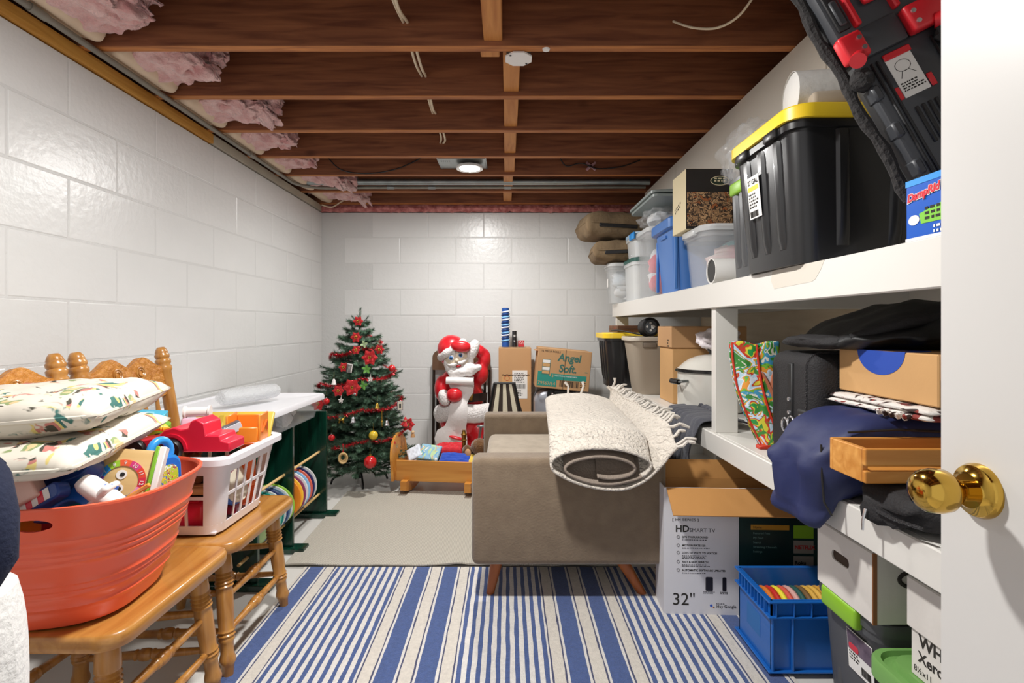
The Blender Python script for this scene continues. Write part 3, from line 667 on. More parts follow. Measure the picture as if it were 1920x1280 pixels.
B(RX(PI/2)).prism(arc(-.025, .01, .046, 0, PI, 12)+arc(-.025, .01, .037, PI, 0, 12), -.055, .055).obj('fender', red, t, 30)
txt('Tonka', .016, pink, t, T(.05, -.0506, .028) @ RX(PI/2), 'LEFT') if False else None
t = thing('orange_toy_chair', 'orange plastic open-topped toy crate on the basket edge', 'toy', (-.905, 1.855, .648), .15, G2)
B().rbox(-.055, .055, -.05, .05, 0, .01, .003, 1).obj('floor_panel', orange, t)
for a, c, d, e in ((-.055, -.048, -.05, .05), (.048, .055, -.05, .05)): B().rbox(a, c, d, e, .008, .1, .003, 1).obj('side_panel', plastic('ee8a2c'), t)
for y in (-.05, .043): B().rbox(-.048, .048, y, y+.007, .008, .09 if y > 0 else .06, .003, 1).obj('end_panel', plastic('ee8a2c'), t)
B().tube([(.056, -.03, .04), (.062, 0, .075), (.056, .03, .04)], .004, 6).obj('relief', orange, t)
t = thing('yellow_tray', 'yellow molded plastic tray standing behind the orange crate', 'toy', (-1.0, 1.93, .66), 0, G2, (-.5, 0, .05))
B().rbox(-.14, .14, -.008, .008, -.03, .085, .006, 2).obj('tray', plastic('d9bc4a'), t)
for k in range(7): B().rbox(-.125+.036*k, -.105+.036*k, -.012, -.006, -.02, .07, .003, 1).obj('rib', plastic('c9a93a'), t)
t = thing('green_toy_raft', 'green toy raft with rounded ends among the basket toys', 'toy', (-1.16, 1.72, .725), 0, G2, (.25, .1, .1)); B().prism(rrect(.13, .07, .03, 6), -.012, .012).obj('raft', green, t)
t = thing('blue_card_box', 'small turquoise card box lying on the green toy', 'toy', (-1.165, 1.735, .756), 0, G2, (.2, .1, .3)); B().rbox(-.045, .045, -.03, .03, -.008, .014, .002, 1).obj('box', plastic('3fb4d8'), t); B().rbox(-.012, .012, -.01, .01, .0141, .0148, .0002, 1).obj('sticker', plastic('7fd0e8'), t)
t = thing('white_spool', 'white toy roller with flanged ends on the pink basket toy', 'toy', (-1.035, 1.78, .765), .25, G2); B(RY(PI/2)).lathe([(.0001, -.04), (.021, -.04), (.021, -.034), (.016, -.032), (.016, .032), (.021, .034), (.021, .04), (.0001, .04)], 24).obj('roller', white, t)
t = thing('pink_toy_basket', 'pale pink toy chute under the white roller', 'toy', (-1.04, 1.775, .715), .2, G2); B(RX(-.35)).rbox(-.04, .04, -.025, .025, -.03, .03, .01, 3).obj('chute', plastic('e6b9cc'), t)
t = thing('grey_bar_toy', 'dark grey toy bar leaning between truck and orange crate', 'toy', (-.955, 1.78, .70), .8, G2); B(RY(-.35)).rbox(-.06, .06, -.012, .012, -.012, .012, .002, 1).obj('bar', plastic('4a4c54'), t); B(RY(-.35)).rbox(-.06, .06, -.016, -.012, -.02, .008, .001, 1).obj('cover', plastic('c4c6cc'), t)
t = thing('yellow_stick_toy', 'short yellow ribbed toy handle on the red truck hood', 'toy', (-1.085, 1.655, .735), .1, G2); B(RY(PI/2)).lathe([(.0001, -.04), (.008, -.04), (.008, .01), (.011, .012), (.008, .016), (.012, .02), (.0001, .035)], 12).obj('handle', yellow, t)
# toys seen through the slots
t = thing('toy_drum', 'cream toy disc with blue rim behind the basket slots', 'toy', (-.925, 1.80, .53), 0, G2, (0, 1.25, .1))
B().lathe([(.0001, -.012), (.07, -.012), (.073, 0), (.07, .012), (.0001, .012)], 32, sy=1).obj('disc', plastic('e0d9c4'), t); B().lathe([(.071, -.02), (.077, -.02), (.077, -.006), (.071, -.006)], 32, cap=False).obj('rim', blue, t)
for nm, lb, loc, sz, mt, e in (('red_bucket', 'red toy bucket low behind the basket front slots', (-1.0, 1.68, .46), (.11, .06, .08), red, .1), ('wooden_block', 'pale wooden toy block behind the upper front slots', (-.985, 1.685, .535), (.1, .05, .022), tw, .05), ('brown_bear_toy', 'small brown toy bear behind the upper front slots', (-1.0, 1.70, .585), (.05, .04, .07), plastic('7a4a20', .8), .3), ('orange_toy_part', 'orange toy figure behind the side slots', (-.925, 1.90, .56), (.05, .05, .15), orange, .4), ('orange_toy_boot', 'orange toy boot low in the basket corner', (-.93, 1.89, .46), (.04, .07, .07), plastic('e85a20'), -.3), ('pink_toy_ball', 'pink toy ball high behind the side slots', (-.915, 1.72, .6), (.05, .05, .05), pink, 0), ('dark_toy_bin', 'black toy bin in the basket middle', (-1.07, 1.79, .5), (.2, .16, .14), plastic('221e22'), .2), ('green_toy_plate', 'blue and green toy plate lying on the basket bottom', (-1.03, 1.7, .425), (.14, .1, .012), plastic('2a7a9a'), 0), ('dark_red_block', 'dark red toy block at the basket bottom by the side slots', (-.93, 1.80, .437), (.035, .05, .03), plastic('a01830'), .2)):
    t = thing(nm, lb, 'toy', loc, e, G2); B().rbox(-sz[0]/2, sz[0]/2, -sz[1]/2, sz[1]/2, -sz[2]/2, sz[2]/2, min(sz)*.25, 3).obj('body', mt, t)
    if 'bear' in nm:
        B().sph((0, -.01, .045), .024, 14, 10).obj('head', mt, t)
        for s in (-1, 1): B().sph((.018*s, -.01, .066), .009, 10, 8).obj('ear', mt, t)
    elif 'ball' not in nm: B().rbox(-sz[0]*.3, sz[0]*.3, -sz[1]*.3, sz[1]*.3, sz[2]/2, sz[2]/2+.004, .001, 1).obj('top_panel', mt, t)
# ---------------------------------------------------------------- green rack with plates
wood('green_stain', '06231a', '0d4030', 2, .25, 3, coat=.3); wood('dowel', 'cfa868', 'e0c08a', 1, .5, 4)
t = thing('green_rack', 'dark green wooden rack with dowels below the lidded clear bin', 'rack', (-1.22, 2.5, 0)); O = T(1.22, -2.5, 0)
for y in (2.14, 2.49, 2.95):
    B(O).rbox(-1.47, -1.0, y-.01, y+.01, .026, .584, .002, 1).obj('panel', 'green_stain', t, 0); B(O).rbox(-1.49, -.94, y-.035, y+.035, 0, .026, .003, 1).obj('foot', 'green_stain', t, 0)
for x in (-1.04, -1.4):
    for z in (.36, .127): B(O).tube([(x, 2.06, z), (x, 2.965, z)], .0065, 10).obj('dowel', 'dowel', t)
B(O).rbox(-1.47, -1.45, 2.15, 2.94, .2, .28, .002, 1).obj('rear_rail', 'green_stain', t, 0)
pc = [('lime green', '9ccc4a'), ('white', 'e8e8e0'), ('grey blue', '6a8aa8'), ('navy', '22386e'), ('white', 'e4e4e0'), ('teal', '1f8f88'), ('mint', '9ad8b8'), ('black', '2a2c30'), ('turquoise', '3fb8b8'), ('yellow', 'f0cf40'), ('royal blue', '2a58c0'), ('pale green', 'c8e0a0')]
pc2 = [('orange', 'ee8a2c'), ('yellow', 'f2c840'), ('plum', '8a3a6a'), ('white', 'ecebe6'), ('sky blue', '8ab8e0'), ('coral', 'e86a50'), ('navy', '26346a'), ('white', 'e2e0da')]
pl = B().lathe([(.0001, .0), (.055, .0), (.06, .004), (.098, .009), (.1, .012), (.096, .0125), (.06, .008), (.054, .004), (.0001, .004)], 32).mesh('plate')
for q in pl.polygons: q.use_smooth = True
def plate(name, label, loc, eul, c, grp, sc=1):
    me = pl.copy(); me.materials.append(plastic(c)); o = bpy.data.objects.new(name, me); COL.objects.link(o); o.location = loc; o.rotation_euler = eul; o.scale = (sc,)*3; tag(o, label, 'plate', grp)
ords = ['first', 'second', 'third', 'fourth', 'fifth', 'sixth', 'seventh', 'eighth', 'ninth', 'tenth', 'eleventh', 'twelfth']
for k in range(12): plate('plate', f'{pc[k][0]} plastic plate upright in the green rack, {ords[k]} from its middle panel', (-1.075, 2.455-.0235*k, .236), (PI/2+.12, 0, 0), pc[k][1], 'plates in the near half of the green rack')
for k in range(8): plate('plate', f'{pc2[k][0]} plastic plate upright beyond the rack middle panel, {ords[k]} in line', (-1.075, 2.53+.03*k, .236), (PI/2-.12, 0, 0), pc2[k][1], 'plates in the far half of the green rack')
# ---------------------------------------------------------------- clear bin with white lid on the rack
t = thing('storage_bin', 'low clear bin of white fluff with white lid, on the green rack', 'storage bin', (-1.225, 2.43, .585))
def tubring(b, w, d, h, tp, r=.04, th=.004, floor=True):
    """open tapered box with rounded corners"""
    def R(z, s, off): return [(x, y, z) for x, y in rrect(w*s-2*off, d*s-2*off, r, 5)]
    rings = [R(0, tp, 0), R(h, 1, 0), R(h, 1, th), R(th, tp, th)]
    b.ring(rings, True, True); return b
tubring(B(), .5, .76, .1, .92).obj('body', 'clear_plastic', t)
b = B(T(0, 0, .1)); pr = rrect(.535, .8, .05, 6)
b.ring([[(x*s, y*s, z) for x, y in pr] for s, z in ((1, -.012), (1.0, .006), (.985, .014), (.93, .014), (.91, .008), (.5, .009))]).obj('lid', mk('lid_white', 'e6e6ea', .3), t, 40)
b = B(); 
for k in range(40): b.sph((random.uniform(-.2, .2), random.uniform(-.33, .33), .035+.02*random.random()), random.uniform(.02, .04), 10, 8, None, 2, .5, 4)
o = b.obj('fluff', mk('fluff', 'eeeef0', 1, bump=1, bs=60), t); o['kind'] = 'stuff'
t = thing('bubble_wrap_roll', 'small roll of clear bubble wrap lying on the white bin lid', 'bubble wrap', (-1.17, 2.42, .745), -.35)
mk('bubble', 'f2f4f6', .15, alpha=.5, bump=1, bs=130)
B(RX(PI/2)).lathe([(.0001, -.16), (.03, -.158), (.042, -.14), (.046, 0), (.042, .14), (.03, .158), (.0001, .16)], 24, sy=.8).obj('wrap', 'bubble', t); B(RX(PI/2)).lathe([(.0001, -.15), (.03, -.14), (.034, 0), (.03, .14), (.0001, .15)], 20, sy=.75).obj('inner_layer', 'bubble', t)
# ---------------------------------------------------------------- white sack and navy garment by the frame edge
mk('fleece', 'e4e2de', .9, bump=.4, bs=90, sub=.3); mk('navy_cloth', '121a34', .9, bump=.3, bs=120, var=.15, vs=6)
b = B(); R = []
for i in range(25):
    z = i/24; r = .115*(1-(2*z-1)**6*.35) if z < .9 else .115*(1-(z-.9)*7); ph = .0
    R.append([(-.862+r*math.cos(a*PI/16)*(1+.05*noise.noise((math.cos(a*PI/16)*2, math.sin(a*PI/16)*2, z*5))), .79+r*math.sin(a*PI/16), .001+.70*z) for a in range(32)])
t = thing('white_sack', 'tall white fleece sack standing beside the near oak chair', 'sack', (-.885, .79, 0)); B(T(.885, -.79, 0)).ring(R).obj('sack', 'fleece', t, 0); B(T(.885, -.79, 0)).tube([(-.885+.04*math.cos(a*PI/8), .79+.04*math.sin(a*PI/8), .69) for a in range(17)], .006, 6).obj('drawstring', 'fleece', t)
t = thing('navy_garment', 'dark navy garment draped over the white sack at the picture edge', 'clothing', (-.895, .84, .672)); O = T(.90, -.84, -.70)
B(O).sph((-.90, .84, .80), (.085, .07, .09), 26, 18, None, 2.4, .25, 2).obj('bundle', 'navy_cloth', t)
B(O).tube([(-.86, .83, .88), (-.81, .81, .84), (-.775, .79, .79), (-.765, .78, .735), (-.78, .775, .70), (-.82, .77, .69)], [.035, .04, .036, .034, .03, .03], 14).obj('sleeve', 'navy_cloth', t)
# ---------------------------------------------------------------- Christmas tree
TX, TY = -1.0, 3.60
t = thing('christmas_tree', 'small dark green artificial Christmas tree on a black metal stand', 'christmas tree', (TX, TY, 0))
mk('needle_green', '2c4636', .5, c2='64866c', vs=12); mk('branch_brown', '3a2a1c', .8); mk('stand_black', '141416', .4)
B().tube([(0, 0, .03), (0, 0, 1.1)], [.016, .006], 10).obj('trunk', 'branch_brown', t)
B().tube([(0, 0, .035), (0, 0, .13)], .021, 14).obj('stand_collar', 'stand_black', t)
for a in (.35, 1.9, 3.5, 5.1):
    c, s = math.cos(a), math.sin(a); B().tube([(0, 0, .095), (.06*c, .06*s, .09), (.13*c, .13*s, .07), (.175*c, .175*s, .035), (.185*c, .185*s, .006)], .007, 8).obj('stand_leg', 'stand_black', t)
rnd = random.Random(5)
nv, nf, bb = [], [], B()
def needles(p0, p1, n, L):
    d = (p1-p0); ax = d.normalized(); o_ = ax.orthogonal().normalized(); q = ax.cross(o_)
    for k in range(n):
        s = k/n; a = rnd.uniform(0, 2*PI); r = o_*math.cos(a)+q*math.sin(a); b = p0+d*s; e = b+(r*.8+ax*.75)*L*rnd.uniform(.7, 1.15)
        w = ax.cross(r)*.0017; i = len(nv); nv.extend((tuple(b-w), tuple(b+w), tuple(e))); nf.append((i, i+1, i+2))
PRF = [(0, .30), (.2, .335), (.4, .315), (.52, .295), (.73, .25), (.91, .165), (1.02, .105), (1.1, .07), (1.2, .02)]
def RT(z):
    for (a, ra), (b, rb) in zip(PRF, PRF[1:]):
        if z <= b: return ra+(rb-ra)*max(0, (z-a))/(b-a)
    return .02
LV = 17
for l in range(LV):
    f = l/(LV-1); z = .15+f*.90; R = RT(z+.03); m = int(17*(1-f)+6)
    for k in range(m):
        a = 2*PI*(k+.5*(l % 2)+rnd.uniform(-.2, .2))/m; rr = R*rnd.uniform(.82, 1.12); up = .02+.25*f+rnd.uniform(-.1, .12)
        c = Vector((math.cos(a), math.sin(a), 0)); p0 = Vector((0, 0, z)); p1 = p0+c*rr*.6+Vector((0, 0, rr*(up-.1))); p2 = p0+c*rr+Vector((0, 0, rr*up+.01))
        bb.tube([p0, p1, p2], [.004, .003, .0015], 4, False); needles(p0+(p1-p0)*.25, p1, int(130*rr/.3)+30, .027); needles(p1, p2, int(150*rr/.3)+50, .027)
        for s_ in range(3 if rr > .12 else 2):
            for sg_ in (-1, 1):
                tt = .35+.5*s_/3; b = p0.lerp(p2, tt); side = Vector((-c.y, c.x, 0))*sg_; e = b+(c*.7+side*.8+Vector((0, 0, rnd.uniform(-.15, .35)))).normalized()*rr*.32
                bb.tube([b, e], [.002, .001], 3, False); needles(b, e, 75, .025)
needles(Vector((0, 0, 1.02)), Vector((0.005, 0, 1.17)), 190, .024)
for a in (0, 2, 4): needles(Vector((0, 0, 1.05)), Vector((.06*math.cos(a), .06*math.sin(a), 1.12)), 70, .02)
o = bb.obj('branches', 'branch_brown', t, 0); o['kind'] = 'stuff'
me = bpy.data.meshes.new('needles'); me.from_pydata(nv, [], nf); me.materials.append(MATS['needle_green']); o = bpy.data.objects.new('needles', me); COL.objects.link(o); o.parent = t; o['kind'] = 'stuff'
# tinsel garland
mk('tinsel', 'b01020', .25, .5); gv, gf = [], []
N = 900
for k in range(N):
    s = k/N; a = s*PI*2*4.3+.4; z = .2+s*.82; R = RT(z)*1.0; p = Vector((R*math.cos(a), R*math.sin(a), z-.025*abs(math.sin(a*2.5))))
    for _ in range(8):
        d = Vector((rnd.gauss(0, 1), rnd.gauss(0, 1), rnd.gauss(0, 1))).normalized(); w = d.orthogonal().normalized()*.0017; i = len(gv); gv.extend((tuple(p-w), tuple(p+w), tuple(p+d*.021))); gf.append((i, i+1, i+2))
me = bpy.data.meshes.new('tinsel_garland'); me.from_pydata(gv, [], gf); me.materials.append(MATS['tinsel']); o = bpy.data.objects.new('tinsel_garland', me); COL.objects.link(o); o.location = (TX, TY, 0); tag(o, 'red tinsel garland wound around the Christmas tree', 'garland')
# ornaments
GO = 'ornaments on the Christmas tree'
mk('gold', 'd0a84a', .25, .9); mk('silver', 'd8d8dc', .2, .9); mk('bauble_red', 'c81e22', .25, coat=.3); mk('bauble_yellow', 'd8b830', .3, coat=.2); mk('petal_red', 'c4161e', .75, sub=.4); mk('leaf_lime', '6aa84a', .6)
def surf(u, v):
    """a point on the front of the crown seen at this pixel"""
    Y = 3.3
    for _ in range(8):
        p = P(u, v, Y); R = RT(p.z)+.01; dx = p.x-TX; Y = TY-math.sqrt(max(.0004, R*R-dx*dx))
    return P(u, v, Y-.01)
def orn(name, label, u, v): return thing(name, label, 'ornament', surf(u, v), 0, GO)
def bauble(u, v, r, mat, label, cap='gold'):
    t = orn('bauble', label, u, v); B().sph((0, 0, 0), r, 28, 18).obj('ball', mat, t); B().lathe([(.0001, r*1.2), (r*.22, r*1.2), (r*.24, r*.95), (.0001, r*.9)], 12).obj('cap', cap, t); B().tube([(0, 0, r*1.15), (0, 0, r*1.15+.045)], .0008, 4).obj('hanger', 'gold', t)
bauble(694, 866, .039, 'bauble_red', 'largest red ball ornament, low at the front of the tree')
bauble(700, 816, .028, 'bauble_yellow', 'yellow ball ornament above the large red ball')
bauble(622, 820, .02, 'bauble_red', 'small red ball ornament on the tree edge by the green rack', 'silver')
bauble(737, 830, .016, 'bauble_red', 'small red ball ornament beside the cradle headboard', 'silver')
bauble(612, 752, .02, 'bauble_red', 'red ball ornament on the tree edge over the clear bin', 'silver')
bauble(666, 738, .012, 'silver', 'tiny silver ball ornament under the big red flower')
bauble(735, 690, .022, 'bauble_red', 'red ball ornament on the upper tree edge by the back wall')
def poin(u, v, r, label, mat='petal_red', n=6):
    t = orn('poinsettia', label, u, v)
    for lay, (k, L, tl) in enumerate(((n, r, .25), (n-1, r*.7, .6))):
        for i in range(k):
            a = 2*PI*i/k+lay*.5; K = RX(PI/2) @ RZ(a) @ RY(-tl)
            B(K).ring([[(L*s, w*q, (.12*L*math.sin(s*PI)-abs(q)*w*.3)) for q in (-1, 0, 1)]+[(L*s, w*q, .12*L*math.sin(s*PI)-abs(q)*w*.3-.001) for q in (1, 0, -1)] for s, w in ((.05, L*.08), (.35, L*.32), (.6, L*.34), (.85, L*.16), (1, L*.01))]).obj('petal', mat, t, 0)
    for i in range(5): B().sph((.007*math.cos(i*1.25), -.012, .007*math.sin(i*1.25)), .004, 8, 6).obj('bud', 'gold', t)
poin(661, 726, .06, 'large red fabric poinsettia on the middle of the tree'); poin(694, 670, .055, 'tilted red fabric poinsettia on the upper tree'); poin(672, 602, .036, 'small red flower near the tree top'); poin(668, 632, .038, 'red flower below the tree top'); poin(635, 732, .04, 'red flower left of the large poinsettia'); poin(668, 656, .03, 'small red flower above the striped ornament'); poin(597, 757, .045, 'red flower hanging over the corner of the clear bin'); poin(645, 688, .034, 'red flower beside the striped ornament'); poin(712, 655, .034, 'red flower on the upper right branches'); poin(765, 795, .05, 'red bow on the outer branches above the cradle')
t = orn('striped_ornament', 'black and white striped cylinder ornament on the tree', 655, 690); B(RY(.15)).lathe([(.0001, -.026), (.018, -.026), (.018, .026), (.0001, .026)], 20).obj('drum', white, t)
for k in range(6): a = -PI/2-.9+.36*k; B(RY(.15)).rbox(.0175*math.cos(a)-.002, .0175*math.cos(a)+.002, .0175*math.sin(a)-.002, .0175*math.sin(a)+.002, -.026, .026, .0005, 1).obj('stripe', 'black_cable', t)
t = orn('framed_ornament', 'tiny framed picture ornament on the outer branches', 750, 760); B(RZ(.3)).rbox(-.02, .02, -.003, .003, -.032, .032, .003, 1).obj('frame', 'silver', t); B(RZ(.3)).rbox(-.014, .014, -.004, -.003, -.026, .026, .0003, 1).obj('picture', plastic('cfc6b4'), t); B(RZ(.3)).rbox(-.006, .006, -.0045, -.004, -.016, .012, .0002, 1).obj('print', 'black_cable', t)
t = orn('coil_ornament', 'round wooden coil ornament hanging on a red ribbon', 643, 858)
for k in range(4): B(RZ(.35)).tube([(.024*math.cos(q*PI/10)*(1-.1*k), -.008+.005*k, .03*math.sin(q*PI/10)*(1-.1*k)) for q in range(21)], .006, 8).obj('coil', tw, t)
B().rbox(-.004, .004, -.001, .001, .028, .085, .0004, 1).obj('ribbon', 'petal_red', t)
def bell(u, v, label, mat):
    t = orn('bell_ornament', label, u, v); B().lathe([(.018, -.018), (.015, -.014), (.011, 0), (.009, .01), (.004, .016), (.0001, .017)], 16, cap=False).obj('bell', mat, t); B().sph((0, 0, -.018), .004, 8, 6).obj('clapper', mat, t); B().tube([(0, 0, .016), (.002, 0, .06)], .0008, 4).obj('hanger', 'gold', t)
bell(725, 792, 'silver bell ornament by the gold icicle', 'silver'); bell(662, 786, 'slim silver bell ornament left of the yellow ball', 'silver'); bell(707, 760, 'small pale bell ornament in the middle of the tree', 'gold'); bell(626, 715, 'white bell ornament on the left tree edge', white)
t = orn('icicle_ornament', 'long thin gold icicle ornament right of the yellow ball', 716, 790); B().tube([(0, 0, .07), (0, 0, 0), (.001, 0, -.035)], [.0015, .004, .0008], 8).obj('spike', 'gold', t); B().sph((0, 0, -.0), .006, 10, 8).obj('bead', 'gold', t)
def sprig(u, v, label, mat, n=5, L=.035):
    t = orn('leaf_sprig', label, u, v)
    for i in range(n):
        a = i*2*PI/n+.3; K = RX(PI/2) @ RZ(a) @ RY(-.4); B(K).ring([[(L*s, w, .002), (L*s, 0, .004), (L*s, -w, .002), (L*s, 0, 0)] for s, w in ((.08, .001), (.4, L*.28), (.7, L*.2), (1, .0006))]).obj('leaf', mat, t, 0)
    B().tube([(0, 0, -.02), (0, 0, .03)], .0015, 5).obj('stem', mat, t)
sprig(688, 692, 'lime green leaf sprig below the tilted poinsettia', 'leaf_lime'); sprig(682, 722, 'hanging lime green leaf sprig in the tree middle', 'leaf_lime', 4); sprig(683, 645, 'variegated pale leaf sprig near the tree top', mk('leaf_pale', 'b8cfa0', .6), 4, .03); sprig(640, 750, 'white blossom sprig under the left red flower', white, 5, .02); sprig(695, 710, 'white flower ornament right of the large poinsettia', white, 5, .022)
t = orn('reindeer_ornament', 'tiny gold reindeer ornament on the lower left of the tree', 640, 786); B().sph((0, 0, 0), (.018, .007, .009), 14, 8).obj('body', 'gold', t)
for x in (-.012, -.008, .008, .012): B().tube([(x, 0, 0), (x*1.3, 0, -.022)], .0022, 6).obj('leg', 'gold', t)
B().tube([(.014, 0, .004), (.024, 0, .02), (.03, 0, .018)], .004, 8).obj('neck', 'gold', t)
t = orn('doll_ornament', 'small doll ornament in a red cap on the tree edge above the cradle', 760, 790); B().lathe([(.0001, -.03), (.016, -.03), (.008, .0), (.0001, .002)], 14).obj('dress', 'petal_red', t); B().sph((0, 0, .01), .011, 14, 10).obj('head', plastic('e2b890'), t); B().lathe([(.012, .014), (.006, .026), (.0001, .034)], 12).obj('cap', 'petal_red', t)
t = orn('wooden_doll_ornament', 'beige wooden doll ornament just above the cradle headboard', 774, 812); B().lathe([(.0001, -.028), (.015, -.026), (.012, -.005), (.0001, 0)], 14).obj('body', plastic('c79a6a'), t); B().sph((0, 0, .008), .012, 14, 10).obj('head', plastic('e2c49a'), t)
# ---------------------------------------------------------------- doll cradle
wood('cradle_pine', 'c07a2c', 'd89a48', 0, .4, 3, coat=.2)
CR = thing('doll_cradle', 'honey pine doll cradle on rockers filled with cloths', 'cradle', (-.42, 3.44, 0), -.12)
for y in (-.135, .123): B().rbox(-.265, .265, y, y+.012, .085, .215, .003, 1).obj('side_board', 'cradle_pine', CR, 0)
B().rbox(-.26, .26, -.125, .125, .085, .097, .002, 1).obj('bottom_board', 'cradle_pine', CR, 0)
hb = [(-.15, .0), (.15, 0), (.15, .13)]+arc(0, .13, .15, 0, PI, 20, .145)+[(-.15, .13)]
B(frame((-.283, 0, .085), (0, -1, 0), (-.06, 0, 1))).prism(hb, -.008, .008).obj('headboard', 'cradle_pine', CR, 30)
fb = [(-.15, 0), (.15, 0), (.15, .1)]+arc(0, .1, .15, 0, PI, 20, .105)+[(-.15, .1)]
B(frame((.283, 0, .085), (0, -1, 0), (.06, 0, 1))).prism(fb, -.008, .008).obj('footboard', 'cradle_pine', CR, 30)
for x in (-.2, .2):
    rk = [(-.19, .085), (.19, .085), (.19, .05)]+[(.19-.38*k/12, .0+.03*((k-6)/6)**2) for k in range(13)]+[(-.19, .05)]
    B(T(x, 0, .012) @ RZ(PI/2) @ RX(PI/2)).prism([(a, b) for a, b in rk], -.02, .02).obj('rocker', 'cradle_pine', CR, 20)
fabricm = lambda n, c: mk(n, c, .9, bump=.4, bs=40, var=.06, vs=20, sub=.2)
spot('picture_cloth', '8fb8d0', ['e8e4d8', '6aa0c8', 'b8d0a0', 'c8a888', 'f0e0d0'], 14, .48, .85, .2, 30)
def cloth(name, label, loc, eul, w, d, h, mat, cat='cloth', n=2, seed=0, grp='cloths in the doll cradle'):
    t = thing(name, label, cat, loc, 0, grp, eul)
    for k in range(n): o = weld(pillow(w*(1-.04*k), d*(1-.04*k), h/n*1.15, T(.004*k, 0, h/n*(k-n/2+.5)), 18, 6, .5, 3.5, seed+k*5).obj('fold', mat, t, 0)); [setattr(q, 'use_smooth', True) for q in o.data.polygons]
    return t
cloth('folded_cloth', 'folded light blue picture-print cloth in the cradle', (-.50, 3.40, .245), (.75, .1, -.15), .14, .12, .03, 'picture_cloth')
cloth('folded_cloth', 'folded white and blue cloth leaning on the cradle headboard', (-.60, 3.42, .235), (.5, -.5, .1), .1, .12, .03, fabricm('cloth_pale', 'd6dce6'), seed=3)
cloth('red_cloth', 'crumpled bright red cloth at the back of the cradle', (-.38, 3.50, .235), (.2, 0, .3), .2, .13, .07, fabricm('cloth_red', 'c8202c'), n=1, seed=8)
t = cloth('blue_cloth', 'royal blue cloth with yellow edge in the cradle front', (-.33, 3.36, .215), (.45, .05, -.1), .2, .1, .035, fabricm('cloth_royal', '2048b0'), n=1, seed=13)
B().rbox(.085, .12, -.05, .05, -.01, .012, .005, 2).obj('yellow_edge', fabricm('cloth_yellow', 'd8b84a'), t)
cloth('white_cloth', 'white cloth lying under the blue picture cloth', (-.47, 3.44, .17), (.05, 0, -.1), .24, .14, .04, fabricm('cloth_white', 'dedad2'), n=1, seed=17)
cloth('dark_cloth', 'dark brown cloth deep in the cradle middle', (-.36, 3.44, .165), (0, 0, 0), .3, .2, .08, fabricm('cloth_brown', '3a2a1c'), n=1, seed=19)
t = thing('toy_monkey', 'brown plush monkey with tan ears at the cradle foot', 'stuffed toy', (-.215, 3.42, .21), -.4)
mk('plush', '6a4620', 1, bump=1, bs=90, sub=.5, var=.2, vs=30); mk('plush_dark', '2a2224', 1, bump=.6, bs=90)
B().sph((0, 0, -.01), (.06, .05, .06), 20, 14).obj('body', 'plush_dark', t); B().sph((.045, -.01, .075), (.06, .05, .055), 24, 16).obj('head', 'plush', t); B().sph((-.02, -.05, .035), (.022, .012, .03), 16, 10).obj('ear', plastic('c89a70', .8), t); B().sph((-.035, -.03, .045), (.035, .025, .04), 16, 10).obj('muzzle', 'plush', t)
t = thing('brass_candlestick', 'tarnished brass candlestick standing among the cradle cloths', 'candlestick', (-.285, 3.47, .2)); mk('old_brass', '9a7434', .35, .9)
B().lathe([(.0001, -.01), (.05, -.008), (.045, .008), (.02, .015), (.015, .03), (.013, .1), (.014, .105), (.02, .112), (.014, .12), (.016, .14), (.02, .15), (.012, .158), (.01, .175), (.014, .178), (.0001, .178)], 20).obj('stem', 'old_brass', t)
for a in (0, 2.1, 4.2): B().tube([(.015*math.cos(a), .015*math.sin(a), .02), (.045*math.cos(a), .045*math.sin(a), .0), (.06*math.cos(a), .06*math.sin(a), .015)], .004, 6).obj('leaf_foot', 'old_brass', t)
# ---------------------------------------------------------------- plastic Christmas figure
SY = 4.06
t = thing('christmas_figure', 'hollow plastic bearded figure in red suit and hat holding a white list', 'decoration', (-.35, SY, 0))
mk('mold_red', 'd21f2a', .3, coat=.2); mk('mold_white', 'e8e4e2', .4, bump=.15, bs=60); mk('mold_fur', 'e8e4e2', .5, bump=1, bs=75); mk('mold_skin', 'e6d8c0', .4); mk('mold_black', '2a1c18', .35); mk('eye_blue', '2a6aa8', .3)
L = lambda u, v, dy=0: tuple(P(u, v, SY+dy)-Vector((-.35, SY, 0))); m_ = lambda px: px*SY/1000
def fused(name, mat, balls, vox=.012):
    b = B()
    for c, r in balls: b.sph(c, r, 20, 14)
    o = b.obj(name, mat, t, 0); md = o.modifiers.new('fuse', 'REMESH'); md.mode = 'VOXEL'; md.voxel_size = vox; md.use_smooth_shade = True
    s_ = o.modifiers.new('soft', 'SMOOTH'); s_.iterations = 4; s_.factor = .5; return o
fused('suit', 'mold_red', [(L(866, 745), (.165, .12, .17)), (L(866, 790), (.17, .12, .12)), (L(828, 728, -.06), (.055, .07, .1)), (L(836, 750, -.1), (.055, .06, .05)), (L(898, 700), (.075, .09, .09)), (L(908, 672, .0), (.05, .06, .08)), (L(898, 658, -.03), (.05, .05, .05)), (L(897, 812, -.02), (.075, .09, .12)), (L(846, 830), (.08, .09, .1)), (L(845, 712), (.07, .09, .08)), (L(878, 850), (.15, .11, .11))])
fused('fur_hem', 'mold_fur', [(L(u, 774+4*math.sin((u-868)/20)-(u-868)*.1, -.13*math.cos((u-868)/62*1.4)), (.055, .055, .072)) for u in range(826, 918, 8)])
B().ring([[(x, y, z) for x, y, z in (L(u, v, dy), L(u, v, dy-.012), L(u-(u-868)*.02, v+15, dy-.016), L(u-(u-868)*.02, v+15, dy))] for u, v, dy in [(866+q, 741-q*.12, -.11*math.cos(q/52*1.3)-.02) for q in range(8, 52, 4)]]).obj('belt', 'mold_black', t)
